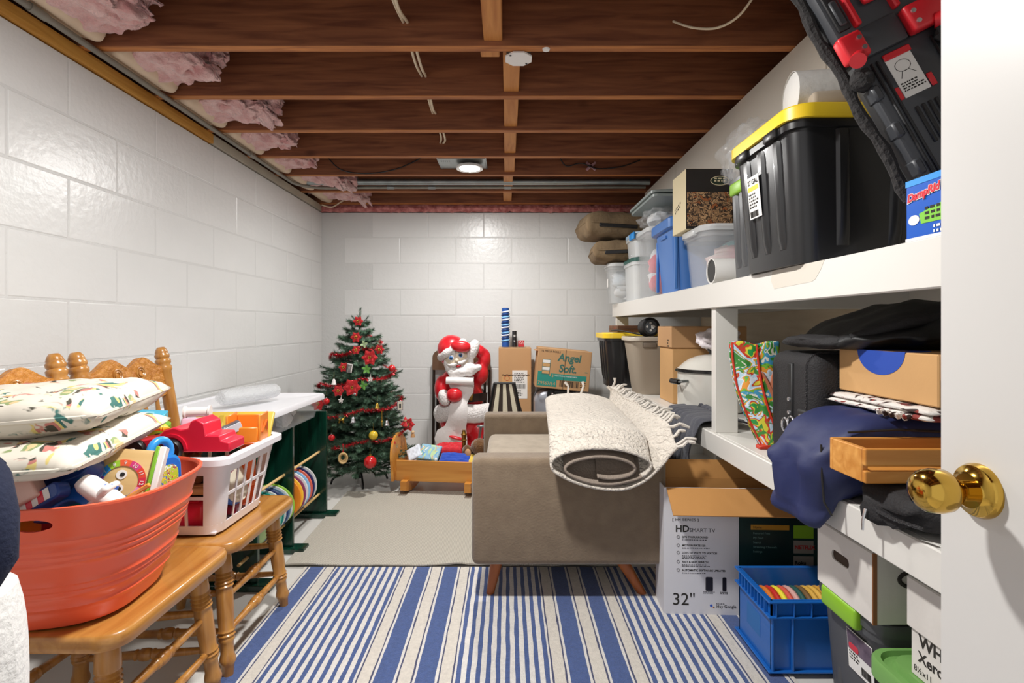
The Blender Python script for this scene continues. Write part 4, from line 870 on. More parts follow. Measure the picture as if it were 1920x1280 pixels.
B().rbox(-.02, .02, -.01, .01, -.025, .025, .006, 2, T(*L(882, 744, -.14)) @ RY(.25)).obj('buckle', 'old_brass', t)
hd = T(*L(858, 672, -.11)) @ RY(-.3)
B(hd).sph((0, 0, 0), (.1, .085, .112), 28, 20).obj('head', 'mold_skin', t)
B(hd).sph((0, -.09, -.008), (.016, .02, .016), 14, 10).obj('nose', 'mold_skin', t)
for s in (-1, 1):
    e = B(hd).sph((.036*s+.004, -.078, .02), (.026, .015, .021), 14, 10).obj('eye', white, t); B(hd).sph((.036*s+.002, -.0915, .02), (.014, .004, .015), 12, 8).obj('iris', 'eye_blue', e); B(hd).sph((.036*s+.002, -.0955, .02), (.007, .002, .008), 10, 6).obj('pupil', 'mold_black', e)
    B(hd).tube([(.015*s, -.083, .046), (.037*s, -.082, .056), (.06*s, -.068, .048)], [.005, .007, .004], 8).obj('eyebrow', 'mold_white', t)
    B(hd).sph((.045*s, -.065, -.015), (.022, .018, .018), 14, 10).obj('cheek', 'mold_skin', t)
    B(hd).tube([(.004*s, -.094, -.03), (.03*s, -.09, -.034), (.06*s, -.076, -.026), (.082*s, -.055, -.012)], [.011, .013, .009, .004], 10).obj('moustache', 'mold_white', t)
B(hd).sph((0, -.088, -.052), (.02, .012, .009), 14, 8).obj('mouth', mk('lip_red', 'b02028', .3), t)
bd = [((0, -.055, -.098), (.075, .05, .045)), ((.05, -.05, -.09), (.05, .045, .045)), ((-.05, -.045, -.085), (.045, .045, .05)), ((.095, -.055, -.1), (.045, .04, .03)), ((.13, -.06, -.105), (.03, .03, .025)), ((.07, -.05, -.12), (.05, .04, .03)), ((-.085, -.02, -.03), (.025, .035, .06)), ((.09, -.02, -.03), (.025, .035, .055))]
b = B(hd)
for c, r in bd: b.sph(c, r, 18, 12, None, 2, .25, 5)
o = b.obj('beard', mk('mold_beard', 'e8e4e2', .4, bump=1, bs=26), t, 0); md = o.modifiers.new('fuse', 'REMESH'); md.mode = 'VOXEL'; md.voxel_size = .009; md.use_smooth_shade = True
hat = T(*L(846, 653, -.09)) @ RY(-.6)
B(hat).lathe([(.1, -.01), (.104, .01), (.094, .045), (.07, .075), (.036, .095), (.0001, .1)], 28, sy=.95).obj('hat', 'mold_red', t)
B(hat).sph((-.085, .0, -.06), (.03, .05, .07), 16, 12).obj('hat_side', 'mold_red', t)
R = [(.098*math.cos(a*PI/14), .1*math.sin(a*PI/14), -.012) for a in range(29)]
B(hat).tube(R, [.028+.004*math.sin(k*1.7) for k in range(29)], 12, True).obj('hat_trim', 'mold_fur', t)
B(hat).tube([(0, -.098, -.03), (.012, -.105, -.045), (.0, -.1, -.06), (-.02, -.1, -.045)], [.012, .014, .012, .008], 10).obj('forelock', 'mold_white', t)
B(T(*L(864, 649, -.2)) @ RY(.12)).sph((0, 0, 0), (.072, .035, .042), 22, 14, None, 2.3).obj('raised_mitten', 'mold_red', t)
B(T(*L(887, 655, -.14)) @ RY(.35)).sph((0, 0, 0), (.042, .055, .075), 20, 14, None, 2.4).obj('raised_cuff', 'mold_fur', t)
B(T(*L(852, 740, -.19))).sph((0, 0, 0), (.058, .045, .052), 22, 14, None, 2.2).obj('mitten', 'mold_red', t)
B(T(*L(833, 745, -.16)) @ RY(-.3)).sph((0, 0, 0), (.04, .05, .06), 20, 14, None, 2.4).obj('cuff', 'mold_fur', t)
sc_ = [(.1, 706, -.15, 864), (.1, 716, -.17, 864), (.09, 726, -.17, 866), (.05, 736, -.165, 875), (.05, 746, -.17, 868), (.065, 756, -.185, 860), (.072, 770, -.195, 860), (.075, 786, -.19, 858), (.082, 798, -.17, 854), (.11, 806, -.16, 847), (.125, 822, -.16, 845), (.115, 838, -.15, 848), (.08, 850, -.13, 852)]
B().ring([[L(u-w*1000/SY, v, dy+.01), L(u, v, dy-.012), L(u+w*1000/SY, v, dy+.006), L(u, v, dy+.02)] for w, v, dy, u in sc_]).obj('list_scroll', 'mold_white', t, 70)
B(T(*L(862, 714, -.2)) @ RY(PI/2+.03)).lathe([(.0001, -.1), (.026, -.098), (.028, 0), (.026, .098), (.0001, .1)], 18).obj('rolled_edge', 'mold_white', t)
B(T(*L(856, 821, -.19)) @ RY(.25)).sph((0, 0, 0), (.058, .02, .013), 18, 10).obj('red_ribbon', 'mold_red', t)
# folded brown metal chair behind the figure
mk('chair_brown', '5a3c22', .4, coat=.1); mk('chair_tube', '2c2018', .4, .3)
t = thing('folding_chair', 'folded brown metal folding chair leaning on the back wall', 'chair', (-.375, 4.28, 0), 0, None, (-.07, 0, 0))
for s in (-1, 1):
    B().tube([(s*.225, 0, .005), (s*.225, 0, .78), (s*.2, 0, .84), (s*.14, 0, .865)], .011, 10).obj('frame_tube', 'chair_tube', t); B().tube([(s*.19, -.02, .005), (s*.19, -.02, .6)], .01, 10).obj('leg', 'chair_tube', t)
bp = [(-.235, .70), (.235, .70), (.235, .80)]+arc(.175, .80, .06, 0, PI/2, 6)+arc(-.175, .80, .06, PI/2, PI, 6)
B(RX(PI/2)).prism(bp, .008, .018).obj('backrest', 'chair_brown', t, 30)
B().rbox(-.18, .18, -.035, -.015, .2, .55, .01, 2).obj('seat', 'chair_brown', t)
for z in (.12, .62): B().tube([(-.19, -.02, z), (.19, -.02, z)], .008, 8).obj('crossbar', 'chair_tube', t)
# striped folding stool
t = thing('striped_stool', 'folded frame with dark and cream striped canvas beside the tall carton', 'stool', (-.015, 3.6, 0))
fp = [(-.075, .665), (.06, .665), (.135, .40), (-.135, .40)]
mk('canvas_cream', 'dcd4bc', .9, bump=.2, bs=150); mk('canvas_brown', '3a2f28', .9, bump=.2, bs=150)
n = 7
for k in range(n):
    a, c = k/n, (k+1)/n; lerp = lambda q, f: (fp[0][0]+(fp[1][0]-fp[0][0])*f, fp[0][1]) if q else (fp[3][0]+(fp[2][0]-fp[3][0])*f, fp[3][1])
    B(RX(PI/2)).prism([lerp(0, a), lerp(0, c), lerp(1, c), lerp(1, a)], -.003, .003).obj('canvas_stripe', 'canvas_cream' if k % 2 else 'canvas_brown', t, 0)
for s, x0, x1 in ((-1, -.075, -.2), (1, .06, .19)): B().tube([(x0, 0, .668), (x1, 0, .0)], .0085, 8).obj('leg', 'stand_black', t)
B().tube([(-.08, 0, .668), (.065, 0, .668)], .0085, 8).obj('top_bar', 'stand_black', t); B().tube([(-.165, 0, .38), (-.225, .04, .0)], .0085, 8).obj('leg', 'galvanised', t); B().rbox(-.19, -.14, -.012, .012, .37, .385, .003, 1).obj('bracket', 'galvanised', t)
# ---------------------------------------------------------------- cartons near the back wall
mk('card', 'b98f64', .85, bump=.12, bs=25, var=.05, vs=4, stretch=(1, 1, .15)); mk('card_light', 'c69a66', .85, bump=.12, bs=25, var=.05, vs=4); mk('tape', 'c9a878', .3, alpha=.9); mk('print_ink', '2a2622', .8); mk('label_white', 'e4e2de', .6); mk('print_teal', '2a8a7c', .8); mk('print_green', '3a6a60', .8)
def carton(name, label, loc, rz, w, d, h, mat='card', cat='box', eul=None, tape=True, group=None):
    t = thing(name, label, cat, loc, rz, group, eul); B().rbox(-w/2, w/2, -d/2, d/2, 0, h, .003, 1).obj('carton', mat, t, 0)
    if tape:
        for s in (-1, 1): B().rbox(-w/2+.001, w/2-.001, s*.001 if s > 0 else -d/2+.002, (d/2-.002) if s > 0 else -.001, h, h+.003, .001, 1).obj('flap', mat, t, 0)
        B().rbox(-w/2, w/2, -.025, .025, h+.003, h+.0035, .0001, 1).obj('tape', 'tape', t, 0)
    return t
front = lambda w, d, x=0, z=0: frame((x, -d/2-.0003, z), (1, 0, 0), (0, 0, 1))
def scribble(name, parent, M, w, rows, h, mat='print_ink', dens=.8, seed=0):
    """rows of small print too fine to read"""
    r_ = random.Random(seed); b = B(M)
    for k in range(rows):
        x = 0
        while x < w*r_.uniform(.7, 1):
            l = r_.uniform(.3, 1)*h*3; l = min(l, w-x); b.box(x, x+l*dens, -k*h*1.9, -k*h*1.9+h, 0, .0005); x += l+h*.5
            if w-x < h: break
    return b.obj(name, mat, parent, 0)
def barcode(parent, M, w, h, seed=0, mat='print_ink'):
    r_ = random.Random(seed); b = B(M); x = 0
    while x < w: l = r_.choice((.01, .02, .03))*w; b.box(x, min(w, x+l), 0, h, 0, .0005); x += l+r_.choice((.01, .02, .03))*w
    return b.obj('barcode', mat, parent, 0)
t = carton('tall_carton', 'tall brown carton with torn white shipping label by the back wall', (.055, 4.2, 0), 0, .25, .24, .885)
F = front(.25, .24)
patch('torn_label', 'card_light', t, F, -.1, .11, .56, .68); B(F).tube([(-.1+.01*k, .68+.012*noise.noise((k*.8, 0, 0)), .002) for k in range(22)], .003, 5).obj('torn_edge', 'print_ink', t)
patch('shipping_label', 'label_white', t, F, -.02, .095, .5, .715, .0014); barcode(t, F @ T(-.01, .575, .0015), .09, .035, 2); scribble('small_print', t, F @ T(-.005, .69, .0015), .08, 7, .006, seed=4); scribble('small_print', t, F @ T(-.005, .555, .0015), .07, 4, .006, seed=5)
B(F).lathe([(.016, .0008), (.02, .0008), (.02, .0014), (.016, .0014)], 20, T(-.06, .655, 0), cap=False).obj('red_mark', plastic('b83a2a'), t)
def wrap(label, x, y, z0, z1, r, mat, stripe=None, grp='gift wrap rolls in the tall carton'):
    t = thing('gift_wrap_roll', label, 'gift wrap', (x, y, z0), 0, grp); B().tube([(0, 0, 0), (0, 0, z1-z0)], r, 20).obj('roll', mat, t); B().tube([(0, 0, z1-z0-.002), (0, 0, z1-z0+.001)], r*.6, 12).obj('core', 'card', t)
    if stripe:
        for k, c in enumerate(stripe):
            zz = .03+(z1-z0-.06)*k/len(stripe); pts = [((r+.0006)*math.cos(a*PI/8), (r+.0006)*math.sin(a*PI/8), zz+a*.0016) for a in range(17)]
            B().tube(pts, .006, 4).obj('spiral_stripe', plastic(c), t)
    return t
# rolls stand on the closed carton top
t = wrap('tall gift wrap roll with blue and white spiral stripes on the carton', -.018, 4.16, .8925, 1.195, .029, plastic('1e4f9c'), ['7fb8e0', '16346a', 'e8ecf0']*4)
wrap('short black gift wrap roll with white snowflake on the carton', .052, 4.16, .8925, 1.015, .018, plastic('1e1c1e'))
rl = [o for o in bpy.data.objects if o.get('label', '').startswith('short black gift')][0]
for k in range(3): B(T(0, -.0186, .085) @ RY(k*PI/3)).box(-.011, .011, -.0008, .0008, -.0012, .0012).obj('snowflake_print', 'label_white', rl, 0); B(T(0, -.0186, .045) @ RY(k*PI/3)).box(-.007, .007, -.0008, .0008, -.001, .001).obj('snowflake_print', 'label_white', rl, 0)
t = thing('red_box', 'tiny red patterned gift box on the tall carton', 'box', (.105, 4.16, .8925)); B().rbox(-.024, .024, -.02, .02, 0, .05, .002, 1).obj('box', plastic('b8202c'), t, 0); scribble('pattern', t, frame((-.02, -.0206, .04), (1, 0, 0), (0, 0, 1)), .04, 3, .005, 'label_white', .5, 9)
# suitcase and toilet-paper carton
mk('silver_shell', 'a8aab2', .3, .5); mk('black_rubber', '161618', .55)
t = thing('silver_suitcase', 'silver hard-shell suitcase with black handle standing by the back wall', 'suitcase', (.395, 4.05, 0))
b = B(RX(PI/2)); b.ring([[(x*s, y*s+.3, z) for x, y in rrect(.40, .56, .09, 8)] for s, z in ((.9, -.125), (.97, -.115), (1, -.09), (1, .09), (.97, .115), (.9, .125))]); b.obj('shell', 'silver_shell', t, 40)
B(RX(PI/2)).ring([[(x*1.006, y*1.006+.3, z) for x, y in rrect(.40, .56, .09, 8)] for z in (-.008, .008)]).obj('zip_band', 'black_rubber', t)
B(RX(PI/2)).ring([[(x, y+.545, z) for x, y in rrect(.21, .09, .03, 6)] for z in (.12, .13)]).obj('handle_plate', 'black_rubber', t)
B().tube([(-.06, -.13, .56), (-.05, -.15, .575), (.05, -.15, .575), (.06, -.13, .56)], .011, 10).obj('handle', 'black_rubber', t)
for s in (-1, 1): B().sph((s*.065, -.135, .555), .014, 12, 8).obj('rivet', 'silver', t); B().sph((s*.12, 0, .0155), (.02, .015, .015), 14, 8).obj('wheel', 'black_rubber', t)
for k in range(4): B().rbox(-.12+.07*k, -.09+.07*k, -.13, -.124, .06, .48, .006, 2).obj('shell_rib', 'silver_shell', t)
t = carton('tissue_carton', 'brown carton with green lettering tilted on the silver suitcase', (.393, 4.03, .592), 0, .392, .3, .29, eul=(0, .095, 0), tape=False)
F = front(.392, .3)
B().rbox(-.15, -.05, -.12, .1, .29, .293, .001, 1, T(0, 0, 0) @ RY(-.12) @ T(-.035, 0, -.004)).obj('flap', 'card', t, 0)
for k, (w_, y) in enumerate((('Angel', .207), ('Soft.', .127))): txt(w_, .076, 'print_green', t, F @ T(.035 if k == 0 else .03, y, 0), 'CENTER', bold=.0022, shear=.12, wide=.95)
txt('16 MEGA ROLLS', .02, 'print_ink', t, F @ T(-.175, .262, 0))
B(F).prism([(-.185, .015), (-.045, .015), (-.045, .065), (.17, .072), (.17, .11), (-.09, .11), (-.09, .09), (-.1, .09), (-.1, .12), (-.185, .12)], 0, .0006).obj('teal_band', 'print_teal', t, 0)
txt('79567/54', .034, 'card_light', t, F @ T(-.18, .025, .0007)); txt('3', .03, 'card_light', t, F @ T(-.083, .083, .0007)); txt('MEGA ROLLS IN EVERY BOX', .013, 'label_white', t, F @ T(-.06, .092, .0007))
barcode(t, F @ T(-.02, .02, 0), .14, .045, 7); scribble('small_print', t, F @ T(.13, .055, 0), .04, 3, .008, seed=8)
B(F).box(-.158, -.1, .1, .208, .0006, .001).obj('product_print', 'print_green', t, 0); 
for k in range(4): B(F).box(-.155, -.103, .105+.026*k, .127+.026*k, .001, .0013).obj('product_print', 'label_white' if k % 2 else 'card_light', t, 0)
B(F).box(.004, .007, 0, .29, .0006, .001).obj('seam', 'print_ink', t, 0)
B(F).box(.155, .175, .135, .14, 0, .0006).obj('print_mark', 'print_teal', t, 0)
# ---------------------------------------------------------------- upper shelf
UZ = 1.2175
mk('tote_black', '1b1b1d', .32, coat=.1); mk('lid_yellow', 'e9c52a', .4); mk('tote_blue', '3f72b8', .35); mk('tote_grey', '4a4b4d', .35); mk('lime', '86b82a', .4)
def tote(name, label, x0, x1, y0, y1, z0, h, body, lid=None, tp=.88, ribs=(3, 3), lidh=.03, over=.018, r=.05, group=None, clear=False):
    """tapered storage tote with moulded ribs, a rim and a lid"""
    w, d = x1-x0, y1-y0; t = thing(name, label, 'storage bin', ((x0+x1)/2, (y0+y1)/2, z0), 0, group)
    tubring(B(), w, d, h, tp, r, .005).obj('body', body, t)
    rr = rrect(w, d, r, 6)
    B().ring([[(x*s, y*s, z) for x, y in rr] for s, z in ((.985, h-.035), (1.03, h-.033), (1.035, h-.006), (1.0, h-.004))], True, False).obj('rim', body, t, 40)
    if not clear:
        for side in (0, 1):
            n = ribs[side]
            for k in range(n):
                f = (k+.5)/n-.5
                for s in (-1, 1):
                    b = B(); ph = .018
                    def pt(z, off, q):
                        k_ = tp+(1-tp)*z/h; a = f*((d if side == 0 else w)-2*r)*k_+q
                        return (s*(w/2*k_+off), a, z) if side == 0 else (a, s*(d/2*k_+off), z)
                    b.ring([[pt(z, .0, -ph), pt(z, .008*e, -ph*.6), pt(z, .008*e, ph*.6), pt(z, .0, ph)] for z, e in ((h*.12, .2), (h*.2, 1), (h*.85, 1), (h*.9, .6))]); b.obj('rib', body, t, 40)
    if lid:
        lr = rrect(w+2*over, d+2*over, r+over*.7, 6)
        B(T(0, 0, h)).ring([[(x*s, y*s, z) for x, y in lr] for s, z in ((.985, -.012), (1, -.012), (1, lidh*.55), (.985, lidh*.7), (.94, lidh*.7), (.92, lidh*.45), (.86, lidh*.45), (.84, lidh*.8), (.5, lidh*.8))]).obj('lid', lid, t, 35)
    return t
LF = lambda x, y, z: frame((x, y, z), (0, -1, 0), (0, 0, 1))       # a face looking towards -x
t = tote('storage_tote', 'large black tote with yellow lid overhanging the upper shelf', .745, 1.29, 1.385, 1.765, UZ, .385, 'tote_black', 'lid_yellow', .9, (3, 3), .035)
S = LF(-.272, .04, .24) @ RX(-.0)
K = frame((-.272, .07, .2), (0, -1, 0), (-.1, 0, 1)); patch('sticker', 'label_white', t, K, 0, .075, -.04, .085, .001); txt('27 GAL', .02, 'print_ink', t, K @ T(.006, .062, .0011), bold=.0006); B(K).box(.004, .07, .043, .056, .001, .0016).obj('sticker_band', 'lid_yellow', t, 0); scribble('small_print', t, K @ T(.006, .03, .0011), .06, 5, .005, seed=31); barcode(t, K @ T(.006, -.036, .0011), .05, .018, 6)
for y in (-.12, .06): B().rbox(-.29, -.275, y, y+.07, .35, .378, .004, 2).obj('latch', 'tote_black', t)
t = tote('storage_tote', 'dark grey tote with lime handle wedged behind the big black tote', .815, 1.3, 1.80, 1.965, UZ, .345, 'tote_grey', None, .94, (2, 3), r=.03)
B().rbox(-.256, -.235, -.05, .05, .3, .345, .008, 3).obj('handle', 'lime', t); B(T(0, 0, .345)).ring([[(x*s, y*s, z) for x, y in rrect(.5, .19, .04, 5)] for s, z in ((1, 0), (1, .012), (.9, .014))]).obj('lid', 'tote_grey', t)
# clear tote with red latch and soft pink contents
mk('pink_soft', 'd8a8ac', .8, bump=.5, bs=30, c2='e8dcd8', vs=9); mk('pale_soft', 'dcd8d4', .8, bump=.5, bs=30, c2='c8d0d8', vs=8)
def contents(t, w, d, h, mats, n, seed):
    r_ = random.Random(seed)
    for k in range(n):
        m = mats[k % len(mats)]; q = r_.uniform(.28, .4); cw, cd_, ch = w*q, d*q, h*.2
        B().sph((r_.uniform(-.5, .5)*(w-2*cw)*.9, r_.uniform(-.5, .5)*(d-2*cd_)*.9, ch+(h-2*ch)*k/max(1, n-1)*.95), (cw, cd_, ch), 16, 10, None, 2.3, .2, 3).obj('contents', m, t)
t = tote('clear_tote', 'clear tote with red latch and pale pink contents under the pictured box', .82, 1.22, 2.21, 2.50, UZ, .245, 'clear_plastic', 'milky_plastic', .9, clear=True, lidh=.02, over=.014)
contents(t, .36, .26, .23, ['pink_soft', 'pale_soft', 'pink_soft', fabricm('teal_soft', '8ac0c4')], 8, 3)
B().rbox(-.02, .09, -.172, -.155, .225, .245, .004, 2).obj('latch', plastic('c01c30'), t); B().rbox(-.222, -.205, -.06, .06, .225, .245, .004, 2).obj('latch', 'milky_plastic', t)
t = thing('cardboard_tube', 'short white tube with dark open end in front of the clear tote', 'tube', (.80, 2.10, UZ+.0505)); B(RY(PI/2)).lathe([(.046, .0), (.05, 0), (.05, .3), (.046, .3), (.046, 0)], 28, cap=False).obj('wall', 'label_white', t, 40); B(RY(PI/2)).lathe([(.0001, .004), (.0458, .004), (.0458, .29), (.0001, .29)], 28).obj('inside_shade', 'black_cable', t)  # black plug stands in for the shade inside the open tube
# pictured box on the clear tote
t = thing('pictured_box', 'cream box with black picture front standing on the clear tote', 'box', (.895, 2.46, 1.481)); mk('box_cream', 'd8caa4', .7, bump=.1, bs=20); mk('box_black', '1e1a18', .5)
B().rbox(-.105, .105, -.095, .095, 0, .27, .002, 1).obj('carton', 'box_cream', t, 0)
F = front(.21, .19); spot('pottery_print', '3a2c22', ['8a6a4a', 'b08a62', '4a3626', 'c09a70', '2a1e18', '9a5a30'], 48, .42, .5, 0)
patch('print_panel', 'box_black', t, F, -.104, .104, .002, .268); patch('picture', 'pottery_print', t, F @ T(0, 0, .0008), -.1, .1, .015, .165)
B(F).lathe([(.0001, .001), (.042, .001), (.042, .0016), (.0001, .0016)], 28, T(.045, .215, 0), sy=.5).obj('badge', 'box_cream', t); B(F).lathe([(.0001, .0016), (.039, .0016), (.039, .0022), (.0001, .0022)], 28, T(.045, .215, 0), sy=.46).obj('badge_inner', mk('badge_green', '1a2a1c', .5), t)
txt('HARVEST', .011, 'box_cream', t, F @ T(.045, .217, .0024), 'CENTER') if False else scribble('small_print', t, F @ T(.02, .222, .0024), .05, 2, .006, 'box_cream', .8, 5)
scribble('side_print', t, frame((-.1056, .06, .11), (0, -1, .25), (0, .25, 1)), .1, 2, .008, 'print_ink', .5, 12)
# blue tote
t = tote('blue_tote', 'tall solid blue storage tote on the upper shelf', .82, 1.25, 2.64, 3.0, UZ, .37, 'tote_blue', None, .86, (0, 0), r=.055); B(T(0, 0, .37)).ring([[(x*s, y*s, z) for x, y in rrect(.47, .4, .06, 6)] for s, z in ((.96, -.045), (1, -.04), (1, .004), (.97, .012), (.5, .012))]).obj('lid', 'tote_blue', t, 35); B().rbox(-.218, -.2, -.05, .05, .29, .305, .004, 2).obj('handle', 'tote_blue', t)
for y in (-.165, .155): B().rbox(-.205, -.19, y-.01, y+.01, .02, .3, .004, 1).obj('corner_rib', 'tote_blue', t)
# clear bins towards the back
t = tote('clear_bin', 'tall clear bin of pink clothes beside the blue tote', .82, 1.2, 3.08, 3.40, UZ, .40, 'clear_plastic', 'milky_plastic', .93, clear=True, lidh=.02, over=.01, group='clear bins at the far end of the upper shelf'); contents(t, .34, .28, .36, ['pink_soft', fabricm('rose_soft', 'd04a5a'), 'pale_soft', 'pale_soft'], 9, 8)
t = tote('clear_bin', 'squat cream clear bin with dark green lid', .82, 1.2, 3.46, 3.78, UZ, .27, 'milky_plastic', mk('lid_green', '24524a', .4), .95, clear=True, lidh=.02, over=.008, group='clear bins at the far end of the upper shelf'); contents(t, .34, .28, .24, ['pale_soft', mk('cream_soft', 'd8d2b8', .8)], 6, 12)
t = tote('clear_bin', 'small clear bin with blue lid clips on the green-lidded bin', .83, 1.15, 3.47, 3.76, UZ+.29, .15, 'milky_plastic', mk('lid_sky', 'a8c0d4', .3), .93, clear=True, lidh=.018, over=.008, group='clear bins at the far end of the upper shelf'); contents(t, .3, .24, .13, ['pale_soft', fabricm('blue_soft', '4a8ac8')], 4, 15); B().rbox(-.175, -.16, -.15, -.03, .115, .16, .006, 2).obj('clip', sky, t)
t = tote('clear_bin', 'clear bin at the far shelf end below the brown cushions', .73, 1.1, 3.80, 4.02, UZ, .275, 'clear_plastic', 'milky_plastic', .9, clear=True, lidh=.015, over=.012, group='clear bins at the far end of the upper shelf'); contents(t, .32, .18, .25, ['pale_soft', 'pale_soft'], 5, 21); B(frame((-.182, -.0, .15), (0, -1, 0), (0, 0, 1))).box(-.02, .02, -.03, .03, 0, .001).obj('sticker', 'label_white', t, 0)
# brown cushions
mk('brown_cushion', '6f5c44', .9, bump=.4, bs=45, c2='857054', vs=10)
def brown(label, loc, eul, w, d, h, seed):
    t = thing('brown_cushion', label, 'cushion', loc, 0, 'brown cushions at the far end of the upper shelf', eul)
    o = weld(pillow(w, d, h, None, 26, 7, .12, 3, seed).obj('cover', 'brown_cushion', t, 0)); [setattr(q, 'use_smooth', True) for q in o.data.polygons]
    pts = [(x, y, 0) for x, y in rrect(w*.99, d*.99, .05, 5)]; B().tube(pts+[pts[0]], .006, 6).obj('piping', 'brown_cushion', t); B().rbox(-w*.3, w*.3, -d*.5-.004, -d*.5+.01, -.03, -.004, .004, 1).obj('dark_underside', 'black_cable', t)
brown('upper brown seat cushion at the far end of the top shelf', (.76, 3.93, 1.775), (0, .04, .1), .46, .38, .185, 2)
brown('lower brown seat cushion with black underside on the clear bin', (.82, 3.93, 1.595), (0, -.04, -.05), .42, .36, .15, 9)
# plastic bag, grey lids
def crumple(name, label, loc, r, mat, cat='plastic bag', seed=0, amp=.45, nf=2.4, grp=None, pwr=2):
    t = thing(name, label, cat, loc, 0, grp); o = B().sph((0, 0, 0), r, 44, 28, T(0, 0, 0), pwr, 0).obj('film', mat, t, 0)
    for q in o.data.vertices:
        v = q.co; n_ = Vector((v.x/r[0], v.y/r[1], v.z/r[2])); k = 1+amp*(noise.noise(n_*nf+Vector((seed, 0, 0)))*.6+abs(noise.noise(n_*nf*2.3+Vector((0, seed, 0))))*.5-.1); q.co = v*k
    [setattr(q, 'use_smooth', True) for q in o.data.polygons]; return t
t = crumple('plastic_bag', 'crumpled clear plastic bag on the grey lime-handled tote', (.905, 1.98, 1.69), (.1, .16, .11), 'clear_film', seed=4); B().sph((0, 0, -.02), (.07, .12, .08), 20, 12, None, 2, .5, 3).obj('inner_film', 'clear_film', t)
t = crumple('plastic_bag', 'clear plastic bag squashed on the bins beside the blue tote', (.92, 3.2, 1.695), (.12, .16, .06), 'clear_film', seed=9); B().sph((0, 0, -.01), (.08, .11, .04), 16, 10, None, 2, .4, 3).obj('inner_film', 'pale_soft', t)
for k, (z, a) in enumerate(((1.775, .02), (1.80, -.03))):
    t = thing('grey_bin_lid', ['lower grey plastic bin lid lying under the wall panel', 'upper grey plastic bin lid lying under the wall panel'][k], 'lid', (.90, 3.2, z), 0, 'grey lids near the ceiling', (0, a, 0)); B().ring([[(x*s, y*s, q) for x, y in rrect(.2+.02*k, .55, .03, 5)] for s, q in ((1, -.01), (1, .004), (.96, .008), (.5, .008))]).obj('lid', mk('lid_grey', '8e9896', .4), t); B().ring([[(x*s, y*s, q) for x, y in rrect(.15, .45, .02, 4)] for s, q in ((1, .008), (.97, .011))]).obj('raised_panel', 'lid_grey', t)
# foam roll on the yellow lid
t = thing('foam_roll', 'roll of thin white packing foam on the yellow lid', 'foam', (.795, 1.51, 1.698), -.15); mk('foam', 'd6d4d0', .6, bump=.15, bs=40)
B(RY(PI/2)).lathe([(.0001, 0), (.05, .002), (.066, .01), (.067, .1), (.065, .2), (.0001, .2)], 28, sy=1).obj('roll', 'foam', t, 50); B(RY(PI/2)).lathe([(.066, .004), (.0675, .005), (.0675, .2), (.066, .2)], 28, cap=False).obj('outer_sheet', 'foam', t); B().rbox(.03, .2, -.09, -.03, -.062, -.02, .012, 3).obj('loose_sheet', mk('foam_brown', 'a89a88', .7), t)
# ---------------------------------------------------------------- red and black tool case
mk('case_grey', '3c3e42', .45); mk('case_dark', '1c1c1e', .5); mk('case_red', 'd0242e', .35); mk('knit', '2e2c2c', 1, bump=1, bs=70)
M = frame(P(1672, 140, 1.14), (.9, -.1, .42), (-.42, .12, .9)); t = thing('tool_case', 'tilted black and red plastic tool case with white warning label', 'tool case', M.translation, 0, None, M.to_euler())
B().rbox(-.05, .17, -.375, .06, -.05, .0, .008, 2).obj('lower_shell', 'case_grey', t)
B().rbox(-.062, .175, .065, .30, -.06, .005, .01, 2).obj('upper_shell', 'case_grey', t)
B().rbox(-.048, .17, .045, .085, -.045, -.003, .003, 1).obj('hinge_gap', 'case_dark', t); B().rbox(-.035, .06, .055, .12, -.003, .012, .004, 2).obj('hinge_plate', 'case_grey', t)
for x, w in ((-.078, .05), (.065, .09)):
    h_ = B().rbox(x, x+w, .055, .115, .0, .03, .007, 3).obj('hinge_block', 'case_red', t)
    for q in (.072, .096): B().lathe([(.0001, .03), (.005, .03), (.005, .033), (.0001, .033)], 12, T(x+(w-.012 if x < 0 else .012), q, 0)).obj('rivet', 'silver', h_)
    B().tube([(x+w*.5, .06, .02), (x+w*.2 if x < 0 else x+w*.8, .05, .035)], .016, 12).obj('hinge_barrel', 'case_red', h_)
for x in (-.022, .062): B().rbox(x, x+.012, .125, .3, .0, .02, .003, 1).obj('red_rail', 'case_red', t)
B().rbox(-.01, .06, .2, .3, .002, .014, .004, 2).obj('red_panel', 'case_red', t); B().rbox(.01, .05, .16, .24, .008, .026, .008, 3).obj('red_latch', 'case_red', t)
B().rbox(-.055, -.027, .13, .24, .003, .012, .006, 2).obj('moulded_pocket', 'case_dark', t); B().rbox(-.05, -.034, .14, .2, .011, .018, .003, 1).obj('moulded_tab', 'case_grey', t)
B().rbox(.085, .165, .14, .29, .003, .012, .006, 2).obj('moulded_pocket', 'case_dark', t)
lb = B().rbox(.0, .055, -.06, .04, .0, .0015, .0005, 1).obj('warning_label', 'label_white', t, 0); B().rbox(-.002, .057, .03, .045, .0015, .006, .002, 1).obj('label_clip', 'case_red', t)
B().tube([(.027+.016*math.cos(q*PI/8), .008+.013*math.sin(q*PI/8), .0018) for q in range(17)], .0006, 4).obj('label_drawing', 'print_ink', lb); B().tube([(.012, -.018, .0018), (.02, -.004, .0018), (.034, -.004, .0018), (.045, -.016, .0018)], .0006, 4).obj('label_drawing', 'print_ink', lb); scribble('small_print', lb, T(.005, -.03, .0016), .046, 4, .003, seed=44)
for x in (-.008, .063): B().rbox(x-.006, x+.006, -.06, -.03, .0, .004, .002, 1).obj('red_tab', 'case_red', t)
for k in range(5): B().rbox(.005+.014*k, .013+.014*k, -.17, -.085, .0, .004, .0015, 1).obj('grip_rib', 'case_dark', t)
